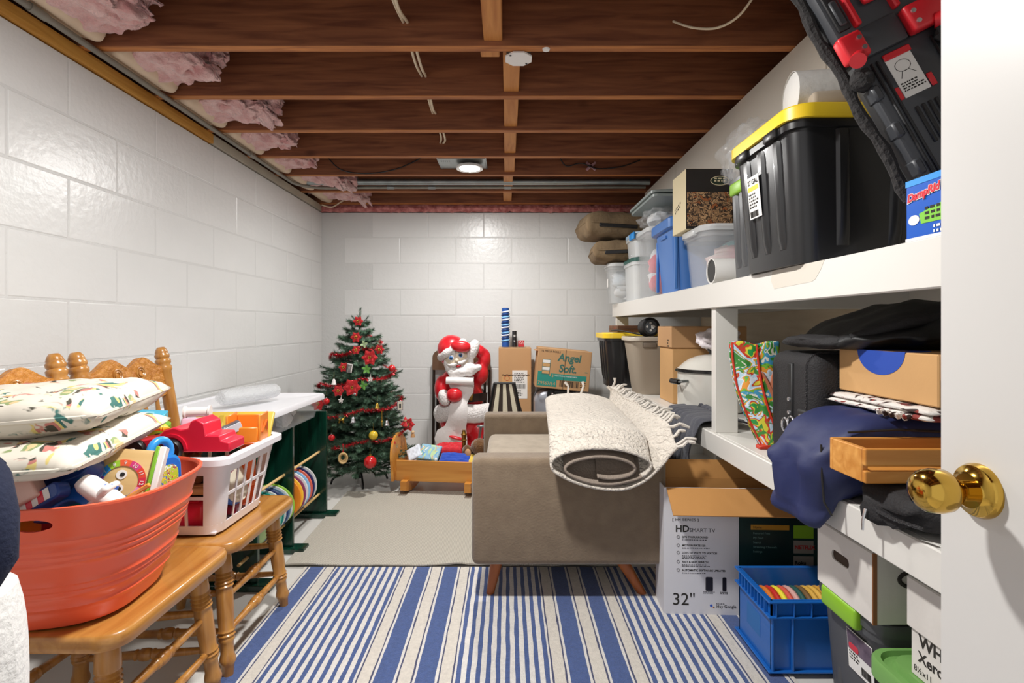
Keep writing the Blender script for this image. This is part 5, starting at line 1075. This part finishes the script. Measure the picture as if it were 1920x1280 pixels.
for x in (-.03, -.018, .1): B().rbox(x, x+.006, -.36, .04, .0, .006, .002, 1).obj('long_rib', 'case_dark', t)
for y in (-.22, -.13, -.04): B().rbox(-.053, -.035, y, y+.035, -.03, .006, .004, 1).obj('edge_latch', 'case_grey', t)
B().tube([(-.072+.004*math.sin(k), .3-.031*k, -.03) for k in range(19)], [.012+.002*math.sin(k*2.3) for k in range(19)], 8).obj('knit_edging', 'knit', t); B().sph((-.05, .02, -.01), (.026, .026, .022), 14, 10, None, 2, .4, 3).obj('knit_bunch', 'knit', t); B().sph((.15, .03, .015), (.045, .03, .02), 14, 10, None, 2, .4, 3).obj('knit_bunch', 'knit', t)
# blue moisture-absorber box
t = thing('absorber_box', 'small bright blue moisture absorber box at the near shelf edge', 'box', (.85, .99, UZ)); mk('pack_blue', '1256b8', .3)
B().rbox(-.055, .055, -.075, .075, 0, .12, .002, 1).obj('carton', 'pack_blue', t, 0); K = LF(-.0553, .075, 0)
txt('DampRid', .021, plastic('d82838'), t, K @ T(.006, .077, .0016) @ RZ(.12), bold=.0008, shear=.25); txt('DampRid', .021, 'label_white', t, K @ T(.0056, .0767, .0008) @ RZ(.12), bold=.002, shear=.25)
B(K).prism([(.035, .05), (.15, .075), (.15, .028), (.04, .03)], 0, .0006).obj('green_burst', mk('burst_green', '7ac03a', .4), t, 0); scribble('small_print', t, K @ T(.05, .055, .0007), .05, 3, .005, 'print_ink', .8, 51)
B(K).box(0, .15, .108, .12, 0, .0006).obj('lid_band', sky, t, 0); scribble('small_print', t, K @ T(.07, .018, .0004), .07, 2, .005, 'label_white', .8, 52); B(K).lathe([(.0001, 0), (.014, 0), (.014, .0008), (.0001, .0008)], 16, T(.022, .04, 0), sy=.7).obj('product_print', 'label_white', t); B(K).box(0, .15, 0, .006, 0, .0006).obj('white_edge', 'label_white', t, 0)
# ---------------------------------------------------------------- middle shelf, far part
MZ = .6395
t = tote('storage_tote', 'black tote with yellow lid at the far end of the middle shelf', .655, 1.12, 3.55, 3.90, MZ, .345, 'tote_black', 'lid_yellow', .86, (3, 3), .03)
t = thing('wooden_case', 'flat worn brown wooden case lying on the far yellow lid', 'case', (.86, 3.70, 1.012), .05); wood('worn_brown', '4a2f20', '7a5236', 0, .6, 4)
B().rbox(-.13, .13, -.12, .12, 0, .045, .003, 1).obj('case', 'worn_brown', t, 0); B().rbox(-.13, -.125, -.08, .0, .012, .032, .001, 1).obj('worn_patch', wood('worn_red', '7a3a24', '9a5a3a', 0, .6, 4), t, 0); B().rbox(-.132, .132, -.122, .122, .02, .0225, .001, 1).obj('lid_seam', 'black_cable', t, 0)
t = thing('waste_bin', 'taupe plastic waste bin tapering downwards on the middle shelf', 'waste bin', (.925, 3.33, MZ)); mk('taupe', 'a09484', .5)
def ringbox(w0, d0, w1, d1, h, r, th, n=6): return [[(x, y, z) for x, y in rrect(w_, d_, r, n)] for w_, d_, z in ((w0, d0, 0), (w1, d1, h), (w1-2*th, d1-2*th, h), (w0-2*th, d0-2*th, th))]
B().ring(ringbox(.27, .23, .36, .3, .345, .06, .005)).obj('body', 'taupe', t, 40)
B(T(0, 0, .345)).ring([[(x*s, y*s, z) for x, y in rrect(.385, .325, .065, 6)] for s, z in ((.96, -.022), (1, -.02), (1, -.002), (.98, .004), (.93, .004), (.92, -.02))], True, False).obj('rim', mk('taupe_light', 'b8aea0', .45), t, 40)
B().rbox(-.12, -.04, -.165, -.14, .285, .315, .006, 2).obj('grip_recess', mk('taupe_dark', '7c7164', .5), t)
t = thing('black_dial', 'round black dial with glass face resting on the waste bin', 'gauge', (.86, 3.22, 1.048), 0, None, (PI/2-.1, 0, .15))
B().lathe([(.036, -.02), (.055, -.02), (.058, 0), (.055, .015), (.044, .018), (.042, .006)], 28, cap=False).obj('housing', 'black_rubber', t, 40); f = B().lathe([(.0001, .004), (.043, .004), (.043, .006), (.0001, .006)], 28).obj('face', mk('dial_face', '5a5e62', .3), t)
for a in (0, 1.57, 3.14, 4.7): B().lathe([(.0001, .006), (.007, .006), (.007, .009), (.0001, .009)], 12, T(.022*math.cos(a), .022*math.sin(a), 0)).obj('button', 'label_white', f)
B().rbox(.004, .022, -.012, .012, .006, .008, .001, 1).obj('bright_window', 'label_white', f); B().lathe([(.0001, -.02), (.055, -.02), (.055, -.06), (.0001, -.06)], 24).obj('rear_cap', 'black_rubber', t)
cable('power_cord', [(.70, 3.60, 1.022), (.74, 3.55, 1.024), (.80, 3.45, 1.01), (.84, 3.35, 1.0), (.86, 3.3, 1.0)], .005, 'black_cable', 'black cord running from the round dial over the yellow lid')
t = carton('small_carton', 'brown carton with printed corner on top of the tan carton', (1.065, 2.95, .9365), 0, .4, .26, .112); scribble('corner_print', t, LF(-.2004, -.06, .035), .03, 3, .008, seed=61)
t = carton('tan_carton', 'tan carton standing under the small carton beside the pot', (1.075, 2.95, MZ), 0, .4, .24, .293, 'card_light')
# enamel pot
t = thing('enamel_pot', 'white enamel stock pot with black rim and domed lid', 'pot', (1.005, 2.635, MZ)); mk('enamel', 'dcd9d0', .15, coat=.4); mk('enamel_black', '141416', .2, coat=.3)
B().lathe([(.0001, 0), (.148, 0), (.158, .006), (.16, .02), (.16, .185), (.166, .19), (.166, .196), (.155, .196), (.155, .01), (.0001, .01)], 48).obj('body', 'enamel', t, 40)
B().lathe([(.163, .188), (.171, .19), (.172, .2), (.165, .205), (.16, .2)], 48, cap=False).obj('black_rim', 'enamel_black', t, 60)
l_ = B().lathe([(.165, .2), (.158, .206), (.15, .212), (.13, .232), (.1, .252), (.06, .267), (.02, .273), (.0001, .274)], 48, cap=False).obj('lid', 'enamel', t, 60); B().lathe([(.0001, .272), (.01, .274), (.012, .286), (.02, .292), (.018, .3), (.0001, .303)], 20).obj('knob', 'enamel_black', l_)
for s in (-1, 1):
    K = RZ(.25) if s < 0 else RZ(.25)
    h_ = B(K).tube([(s*.158, -.045, .15), (s*.19, -.045, .148), (s*.2, -.03, .145), (s*.2, .03, .145), (s*.19, .045, .148), (s*.158, .045, .15)], .006, 8).obj('handle', 'galvanised', t); B(K).tube([(s*.2, -.032, .145), (s*.2, .032, .145)], .013, 12).obj('grip', 'enamel_black', h_)
crumple('plastic_bag', 'pinkish white plastic bag slumped on the pot lid', (1.03, 2.6, .985), (.1, .1, .055), mk('bag_white', 'e6dde0', .4, alpha=.85, bump=1, bs=25), seed=21)
# grey cloth hanging over the shelf edge
mk('charcoal_cloth', '4c4d55', .9, bump=.3, bs=110, sub=.2)
pth = [(.98, .655), (.90, .668), (.83, .668), (.785, .655), (.762, .61), (.752, .56), (.748, .5), (.746, .43)]
def hang(a, b):
    x, z = cr(pth, b*(len(pth)-1)); y = 2.16+.42*a; w = .3+.7*b
    f_ = .016*math.sin(a*24+2*noise.noise((a*3, b*2, 0)))*w+.02*noise.noise((a*5, b*3, 4))*w
    d = max(0, b-.45); z2 = z+.05*math.sin(a*2.6)*d-.06*(a-.2)*d*2
    return (x-(abs(f_) if b > .35 else 0)-.0, y+.03*noise.noise((b*4, a*2, 1))*b-.05*d*a, z2+(abs(f_)*.8 if b <= .45 else 0))
t = thing('grey_cloth', 'charcoal grey cloth draped over the middle shelf edge behind the rug', 'cloth', (.8, 2.37, MZ)); o = B(T(-.8, -2.37, -MZ)).grid(hang, 70, 50).obj('drape', 'charcoal_cloth', t, 0, solid=.004); [setattr(q, 'use_smooth', True) for q in o.data.polygons]
pts = [Vector(hang(k/40, .12))-Vector((.8, 2.37, MZ-.006)) for k in range(41)]; B().tube(pts, [.012+.004*math.sin(k*2.1) for k in range(41)], 8).obj('gathered_edge', 'charcoal_cloth', t)
# ---------------------------------------------------------------- middle shelf, near part
spot('bag_print', '3f8a3a', ['2a9a4a', 'd8d040', 'c8402a', 'b8d8e8', 'e0e8f0', 'e89a3a', '7ab83a', '4a9ac0', 'e8e2d0', '3f8a3a'], 19, .42, .45, .1, 40)
t = thing('shopping_bag', 'colourful cartoon-print shopping bag with red trim leaning by the white post', 'bag', (.885, 1.83, MZ), .0)
def bagf(s):
    def fn(a, b):
        z = b*.355; w = .085-.03*(1-b)**2; x = (2*a-1)*w; d = (.045*(1-b*.75))*math.sqrt(max(0, 1-(2*a-1)**2))+.004
        return (x-.028*math.sin(b*PI*.8)+.05*(1-b)-.015, s*d+.015*b+.004*noise.noise((a*6, b*6, s)), z+.006*math.sin(a*9)*(b > .95))
    return fn
for s, nm in ((-1, 'front'), (1, 'back')): o = B().grid(bagf(s), 26, 34).obj(nm, 'bag_print', t, 0, solid=.002); [setattr(q, 'use_smooth', True) for q in o.data.polygons]
trim = mk('bag_red', 'c03018', .5)
for a in (.02, .5): B().tube([Vector(bagf(-1)(a, k/24))+Vector((0, -.002, 0)) for k in range(25)], .004, 6).obj('trim', trim, t)
B().tube([Vector(bagf(-1)(k/16, .01))+Vector((0, -.002, 0)) for k in range(17)], .005, 6).obj('trim', trim, t); B().rbox(-.045, -.0, -.05, -.02, 0, .012, .003, 1).obj('bottom_tab', trim, t)
br = mk('trunk_brown', 'b0684a', .6); B().tube([Vector(bagf(-1)(q[0], q[1]))+Vector((0, -.003, 0)) for q in ((.78, .3), (.72, .45), (.66, .58), (.6, .66), (.55, .72))], [.009, .008, .007, .005, .003], 6).obj('tree_print', br, t); B().tube([Vector(bagf(-1)(q[0], q[1]))+Vector((0, -.003, 0)) for q in ((.68, .55), (.76, .68), (.84, .74))], [.006, .005, .002], 6).obj('tree_print', br, t)
# black soft suitcase
mk('nylon_black', '1c1a1c', .75, bump=.3, bs=200); mk('nylon_gloss', '0e0e10', .5, bump=.25, bs=30)
t = thing('black_suitcase', 'black soft-sided suitcase with buckles standing on the middle shelf', 'suitcase', (1.08, 1.635, MZ))
B().rbox(-.22, .22, -.13, .13, 0, .335, .045, 4).obj('body', 'nylon_black', t)
pts = [(x-.0, -.095, z+.168) for x, z in rrect(.435, .33, .045, 6)]; B().tube(pts+[pts[0]], .005, 8).obj('zipper', mk('zip_black', '2c2a2c', .4, bump=1, bs=300), t)
B().rbox(-.226, -.214, -.03, -.004, .02, .3, .003, 1).obj('strap', 'black_rubber', t)
for z in (.15, .19): B().lathe([(.0001, 0), (.007, 0), (.006, .004), (.0001, .005)], 12, T(-.226, -.017, z) @ RY(-PI/2)).obj('rivet', 'silver', t)
B().tube([(-.228, -.03+.018*math.cos(a*PI/6), .12+.02*math.sin(a*PI/6)) for a in range(13)], .0035, 6).obj('ring', 'silver', t); B().tube([(-.23, .0+.018*math.cos(a*PI/6), .11+.02*math.sin(a*PI/6)) for a in range(13)], .0035, 6).obj('ring', 'silver', t)
c_ = B().rbox(-.225, -.15, -.135, -.05, .1, .17, .01, 3).obj('corner_guard', 'black_rubber', t); B().lathe([(.0001, 0), (.006, 0), (.005, .004), (.0001, .005)], 12, T(-.226, -.08, .15) @ RY(-PI/2)).obj('rivet', 'silver', c_)
B().tube([(-.05, -.13, .1), (-.05, -.155, .11), (.06, -.155, .11), (.06, -.13, .1)], .014, 10).obj('side_handle', 'black_rubber', t)
t = thing('black_bag', 'slumped black nylon bag piled on top of the black suitcase', 'bag', (1.10, 1.50, .985))
o = B().sph((.03, 0, .065), (.25, .2, .07), 48, 28, None, 2.5, .16, 2.0).obj('bag', 'nylon_gloss', t, 0); [setattr(q, 'use_smooth', True) for q in o.data.polygons]
for q in o.data.vertices: k = min(1, max(0, (.02-q.co.x)/.24)); q.co.z = max(q.co.z*(1-.62*k), .001)+(.012*noise.noise(q.co*14) if q.co.z > .02 else 0)
B().tube([(-.2, -.1, .035), (-.1, -.16, .075), (.0, -.17, .09), (.12, -.16, .06)], [.012, .016, .016, .012], 10).obj('strap', 'nylon_black', t); o = B().sph((-.15, .06, .022), (.1, .15, .022), 24, 14, None, 2.5, .2, 3).obj('flap', 'nylon_black', t, 0); [setattr(q, 'use_smooth', True) for q in o.data.polygons]
t = thing('grey_picture', 'grey framed panel at the near end of the shelf behind the bags', 'frame', (1.02, 1.23, .995)); B().rbox(0, .05, -.01, .01, 0, .11, .002, 1).obj('panel', mk('frame_grey', '8c867c', .5), t); B().rbox(-.006, 0, -.012, .012, 0, .115, .002, 1).obj('edge', 'taupe_light', t)
# navy bag with overhang
mk('navy_nylon', '1c2552', .6, bump=.18, bs=22, var=.12, vs=5)
t = thing('navy_bag', 'soft navy blue fabric bag drooping over the middle shelf edge', 'bag', (.99, 1.368, MZ)); o = B().sph((0, 0, .1), (.272, .15, .103), 64, 40, None, 3.2, .10, 2.2).obj('bag', 'navy_nylon', t, 0)
for q in o.data.vertices:
    x, y, z = q.co; X = x+.99
    if X < .87: k = min(1, (.87-X)/.11); q.co.z = z-.10*k*k*(1 if z < .1 else .55); q.co.x -= .012*k
    if X >= .783: q.co.z = max(q.co.z, .0015)
    q.co += Vector((.008*noise.noise((y*18, z*22, 0)) if X < .8 else 0, 0, .007*noise.noise((x*16, y*16, 3))*(z > .12)))
    if q.co.x+.99 < .84 and q.co.z < .004: q.co.x = min(q.co.x, .783-.99)
[setattr(q, 'use_smooth', True) for q in o.data.polygons]
B().tube([(-.245, -.10, .13), (-.252, -.115, .06), (-.25, -.12, .0), (-.235, -.125, -.03)], .0025, 6).obj('seam', 'black_cable', t); B().tube([(-.2, -.13, .165), (-.1, -.15, .175), (.05, -.16, .17), (.15, -.15, .165)], .003, 6).obj('zipper', 'black_cable', t)
# patterned throw and blue-printed carton
spot('throw_print', 'd8d2cc', ['6a2a2a', '3a2a28', '8a3a34', '4a3a34'], 17, .56, .9, .5, 60)
t = thing('patterned_throw', 'folded white throw with dark red pattern under the blue-printed carton', 'blanket', (1.04, 1.32, .851), .03)
for k in range(2): o = weld(pillow(.3, .36, .018, T(.006*k, 0, -.002+.013*k), 20, 8, .3, 4, k*3).obj('fold', 'throw_print', t, 0)); [setattr(q, 'use_smooth', True) for q in o.data.polygons]
for k in range(5): B().tube([(-.15+.0, -.13+.02*k, .0), (-.165, -.135+.02*k, -.004), (-.172, -.14+.02*k, .004)], [.005, .006, .003], 6).obj('tassel', 'throw_print', t)
t = carton('blue_print_carton', 'light brown carton with blue curved print on the patterned throw', (1.065, 1.325, .874), 0, .27, .345, .115, 'card_light', tape=False)
K = LF(-.1353, .1725, 0); pb = mk('print_blue', '2248a8', .7)
B(K).prism([(.165+.085*math.cos(a*PI/16), .1155-.06*math.sin(a*PI/16)) for a in range(17)], 0, .0006).obj('blue_print', pb, t, 0)
B(T(-.135, .0075, .1153)).prism([(.11*math.sin(a*PI/16), .085*math.cos(a*PI/16)) for a in range(17)]+[(.07*math.sin(a*PI/16), .05*math.cos(a*PI/16)) for a in range(16, -1, -1)], 0, .0006).obj('blue_print', pb, t, 0); B().rbox(-.13, .13, -.1735, -.172, .06, .115, .0005, 1).obj('tuck_flap', 'card', t, 0)
# black pouch and wooden tray
t = thing('black_pouch', 'black zipped pouch under the wooden tray at the shelf edge', 'bag', (.93, 1.10, MZ)); o = B().sph((0, 0, .042), (.165, .12, .04), 30, 18, None, 3, .12, 2.5).obj('pouch', 'nylon_black', t, 0); [setattr(q, 'use_smooth', True) for q in o.data.polygons]
for q in o.data.vertices:
    q.co.z = max(q.co.z, .001)
    if q.co.x+.93 < .78: q.co.z -= .025*min(1, (.78-q.co.x-.93)/.02)
B().tube([(-.155, .04, .03), (-.167, 0, .03), (-.167, -.05, .03), (-.15, -.1, .03)], .004, 6).obj('zipper', 'zip_black', t); B().tube([(-.172, .03, .025), (-.178, .03, .0), (-.178, .03, -.02)], .003, 6).obj('zip_pull', 'silver', t)
t = thing('wooden_tray', 'open golden wooden tray box lying on the black pouch', 'tray', (.90, 1.165, .7245)); wood('tray_wood', 'b8762c', 'd89c50', 0, .45, 4); w_, d_, h_ = .16, .062, .072
B().rbox(-w_, w_, d_-.012, d_, 0, h_, .003, 2).obj('long_side', 'tray_wood', t, 0)
for z0_, z1_ in ((0, .026), (.036, h_)): B().rbox(-w_, w_, -d_, -d_+.012, z0_, z1_, .003, 2).obj('side_slat', 'tray_wood', t, 0)
for x in (-w_, w_-.014): B().rbox(x, x+.014, -d_+.012, d_-.012, 0, h_-.001, .002, 1).obj('end_panel', 'tray_wood', t, 0)
B().rbox(-w_+.01, w_-.01, -d_+.01, d_-.01, 0, .008, .001, 1).obj('bottom_panel', 'tray_wood', t, 0)
# ---------------------------------------------------------------- under the middle shelf
mk('tv_white', 'd9d8dc', .45); mk('tv_dark', '0c1c1c', .4, c2='0f3a36', vs=3); mk('card_inner', 'b9854a', .85, bump=.12, bs=30, var=.05, vs=4); mk('print_grey', '4a484c', .7)
t = thing('television_carton', 'white and dark green flat-screen television carton with open brown flaps', 'box', (.567, 1.94, 0), -.05)
W_ = .70; D_ = .13; H_ = .465
for nm, a in (('front_panel', (0, W_, 0, .005, 0, H_)), ('rear_panel', (0, W_, D_-.005, D_, 0, H_)), ('side_panel', (0, .005, .005, D_-.005, 0, H_)), ('side_panel', (W_-.005, W_, .005, D_-.005, 0, H_)), ('base_panel', (.005, W_-.005, .005, D_-.005, 0, .005))):
    B().box(*a).obj(nm, 'tv_white' if nm in ('front_panel', 'side_panel') else 'card_inner', t, 0)
B(T(0, 0, H_) @ RX(.6)).box(.01, W_-.01, -.118, 0, -.004, 0).obj('flap', 'card_inner', t, 0); B(T(0, D_, H_) @ RX(-.15)).box(.01, W_-.01, -.004, 0, 0, .07).obj('flap', 'card_inner', t, 0)
F = frame((0, -.0003, 0), (1, 0, 0), (0, 0, 1)); patch('dark_print', 'tv_dark', t, F, .268, W_, .0, H_)
txt('[ H4 SERIES ]', .0125, 'print_ink', t, F @ T(.03, .345, 0), wide=1.4); txt('HD', .034, 'print_ink', t, F @ T(.042, .305, 0), bold=.0007); txt('SMART TV', .02, 'print_grey', t, F @ T(.092, .305, 0))
for k, (a, n_) in enumerate((('DTS TRUSURROUND', 1), ('MOTION RATE 120', 1), ('LOTS OF WAYS TO WATCH', 3), ('FAST & EASY SEARCH', 2), ('AUTOMATIC SOFTWARE UPDATES', 1))):
    y = (.283, .253, .226, .193, .163)[k]; txt(a, .0098, 'print_ink', t, F @ T(.066, y, 0), bold=.0002); scribble('small_print', t, F @ T(.066, y-.008, 0), .11, n_, .0028, 'print_grey', .8, 70+k); B(F).tube([(.052+.005*math.cos(q*PI/6), y+.004+.005*math.sin(q*PI/6), .0005) for q in range(13)], .0006, 4).obj('icon', 'print_ink', t)
for x, w in ((.15, .026), (.21, .014)): B(F).prism([(x+w/2+p[0], .118+p[1]) for p in rrect(w, .05, .004, 3)], 0, .0006).obj('device_print', mk('device_ink', '1a1620', .4), t, 0); scribble('small_print', t, F @ T(x-.008, .088, 0), w+.015, 2, .0025, 'print_grey', .8, 80)
txt('32"', .062, 'print_ink', t, F @ T(.03, .04, 0)); txt('Hey Google', .0145, 'print_ink', t, F @ T(.188, .033, 0)); scribble('small_print', t, F @ T(.188, .046, 0), .03, 1, .0025, 'print_grey', .8, 81)
for x, c in ((.17, '2a5ac0'), (.178, 'd8402a'), (.18, '3a9a4a')): B(F).lathe([(.0001, 0), (.005 if c == '2a5ac0' else .002, 0), (.005 if c == '2a5ac0' else .002, .0006), (.0001, .0006)], 14, T(x, .04 if c == '2a5ac0' else .034, 0)).obj('logo_dot', plastic(c), t)
G_ = F @ T(0, 0, .0008); patch('menu_bar', mk('menu_orange', 'b8862a', .4), t, G_, .31, .445, .318, .336); txt('Home', .012, 'print_ink', t, G_ @ T(.318, .323, .0009))
for k, a in enumerate(('Featured Free', 'My Feed', 'Search', 'Streaming Channels', 'Settings')): txt(a, .0105, mk('menu_text', '6a8a84', .5), t, G_ @ T(.318, .302-.0165*k, 0))
for y, c, a, tc_ in ((.29, 'lime', '', ''), (.236, 'frame_grey', 'NETFLIX', 'a8201c'), (.18, 'frame_grey', 'Roku', '161416')):
    patch('app_tile', c, t, G_, .46, .53, y, y+.046)
    if a: txt(a, .0185, mk('app_'+tc_, tc_, .4), t, G_ @ T(.464, y+.016, .0009), bold=.0006)
# blue crate with coloured discs
t = thing('blue_crate', 'blue plastic crate of coloured discs in front of the television carton', 'crate', (.965, 1.71, .0075)); mk('crate_blue', '1a62b4', .35, coat=.1); w_, d_, h_ = .175, .11, .222
for a in ((-w_, w_, -d_, -d_+.005, 0, h_), (-w_, w_, d_-.005, d_, 0, h_), (-w_, -w_+.005, -d_, d_, 0, h_), (w_-.005, w_, -d_, d_, 0, h_)): B().box(*a).obj('side', 'crate_blue', t, 0)
B().box(-w_, w_, -d_, d_, 0, .006).obj('base', 'crate_blue', t, 0)
for z in (h_-.004, h_-.05, .01):
    e = .012; 
    for a in ((-w_-e, w_+e, -d_-e, -d_), (-w_-e, w_+e, d_, d_+e), (-w_-e, -w_, -d_, d_), (w_, w_+e, -d_, d_)): B().rbox(*a, z-.002, z+.004, .0015, 1).obj('rim_ledge', 'crate_blue', t, 0)
for k in range(9): y = -d_+.02+.022*k; B().rbox(-w_-.0115, -w_, y, y+.003, h_-.05, h_-.004, .001, 1).obj('rib', 'crate_blue', t, 0)
for k in range(7): x = -w_+.01+.053*k; B().rbox(x, x+.003, -d_-.0115, -d_, h_-.05, h_-.004, .001, 1).obj('rib', 'crate_blue', t, 0)
for x, y in ((-w_, -d_), (-w_+.06, -d_), (w_-.01, -d_)): B().rbox(x-.002, x+.006, y-.010, y, .012, h_-.05, .002, 1).obj('rib', 'crate_blue', t, 0)
B().rbox(-w_-.001, -w_+.0, -.04, .05, .07, .14, .0004, 1).obj('moulded_label', mk('crate_worn', '2a6cb0', .6), t, 0)
dc = [('green', '4a9a5a'), ('orange', 'e07a2a'), ('red', 'c8281e'), ('yellow', 'f0e03a'), ('coral', 'd85a48'), ('pale pink', 'd8a8a0'), ('dark green', '2a5a54'), ('brown', '7a5a34'), ('gold', 'e0b04a'), ('amber', 'e8b850'), ('honey', 'd8a040'), ('peach', 'e8a878'), ('tangerine', 'e88a38'), ('olive', '8a8a3a'), ('sage', '7a9a6a'), ('mustard', 'd8b03a')]
dk = B().lathe([(.0001, -.007), (.09, -.007), (.093, 0), (.09, .007), (.0001, .007)], 32).mesh('disc')
for q in dk.polygons: q.use_smooth = True
for k, (nm, c) in enumerate(dc):
    me = dk.copy(); me.materials.append(plastic(c, .6)); o = bpy.data.objects.new('game_disc', me); COL.objects.link(o); o.location = (.965-.148+.0195*k, 1.71, .119); o.rotation_euler = (0, PI/2-.08, 0); tag(o, f'{nm} disc standing in the row inside the blue crate', 'disc', 'coloured discs in the blue crate')
# dark tote with lime handle
t = tote('storage_tote', 'dark grey tote with lime green handle under the worn file box', .86, 1.33, 1.23, 1.475, .001, .345, 'tote_grey', 'tote_grey', .9, (0, 0), .024, .012, r=.04)
B().rbox(-.262, -.238, -.07, .07, .315, .366, .008, 3).obj('handle', 'lime', t); K = frame((-.232, -.0, .24), (0, -1, 0), (-.068, 0, 1)); st_ = patch('sticker', 'label_white', t, K, 0, .095, -.05, .05, .001); patch('sticker_photo', mk('photo_ink', '4a3a4c', .5, c2='8a7a88', vs=20), st_, K @ T(0, 0, .001), .002, .093, .0, .048); B(K).prism([(.008+p[0]+.018, .01+p[1]) for p in rrect(.036, .016, .006, 3)], .0018, .0026).obj('red_badge', plastic('c8283a'), st_, 0); barcode(st_, K @ T(.05, -.042, .001), .035, .02, 9); scribble('small_print', st_, K @ T(.006, -.008, .001), .04, 3, .004, seed=91)
for y in (-.09, .04): B().rbox(-.222, -.205, y, y+.03, .02, .3, .006, 2).obj('corner_rib', 'tote_grey', t)
# worn file box
mk('file_white', 'd6d1cb', .7, bump=.2, bs=14, var=.06, vs=5)
t = thing('file_box', 'worn white cardboard file box with hand hole on the grey tote', 'box', (1.0, 1.33, .3665)); o = B().rbox(-.165, .165, -.11, .11, 0, .165, .003, 1).obj('carton', 'file_white', t, 0)
cut(o, B(T(-.165, .01, .1) @ RY(PI/2)).prism(rrect(.026, .07, .012, 4), -.02, .03)); B(T(-.165, .01, .1) @ RY(PI/2)).prism([(x_*.98, y_*.98) for x_, y_ in rrect(.026, .07, .012, 4)], .004, .02).obj('hand_hole_shade', mk('hole_shade_brown', '3a2a1e', .9), t, 0)  # dark brown plug paints the shade inside the hand hole
K = frame((-.11, -.1103, .105), (1, 0, 0), (0, 0, 1)); B(K).tube([(.06+.055*math.cos(q*PI/12), .022*math.sin(q*PI/12), 0) for q in range(25)], .005, 6).obj('printed_ring', 'print_ink', t); B(K).lathe([(.0001, 0), (.028, 0), (.028, .0008), (.0001, .0008)], 20, T(.06, 0, 0), sy=.4).obj('printed_oval', 'print_ink', t)
B().rbox(-.166, -.155, -.1115, -.108, 0, .165, .001, 1).obj('torn_corner', mk('torn_brown', '8a5a38', .9), t, 0)
# green-lidded bin and paper box
t = tote('green_lid_bin', 'bin with soft green lid under the copy paper box', .815, 1.2, .79, 1.18, .001, .30, 'milky_plastic', mk('lid_sage', '6c9a52', .45), .9, (0, 0), .04, .02, r=.035)
t = thing('paper_box', 'white copy paper box with black lettering on the green lid', 'box', (.985, .975, .3335)); B().rbox(-.148, .148, -.132, .132, 0, .1, .002, 1).obj('carton', 'file_white', t, 0); B().rbox(-.154, .154, -.138, .138, .095, .2, .003, 1).obj('lid', 'file_white', t, 0)
K = LF(-.1483, .132, 0); txt('WHITE', .034, 'print_ink', t, K @ T(.022, .068, 0), bold=.0009); txt('Xerox', .03, 'print_ink', t, K @ T(.02, .036, 0), bold=.0006); txt('8½x11 - 10', .017, 'print_ink', t, K @ T(.008, .012, 0))
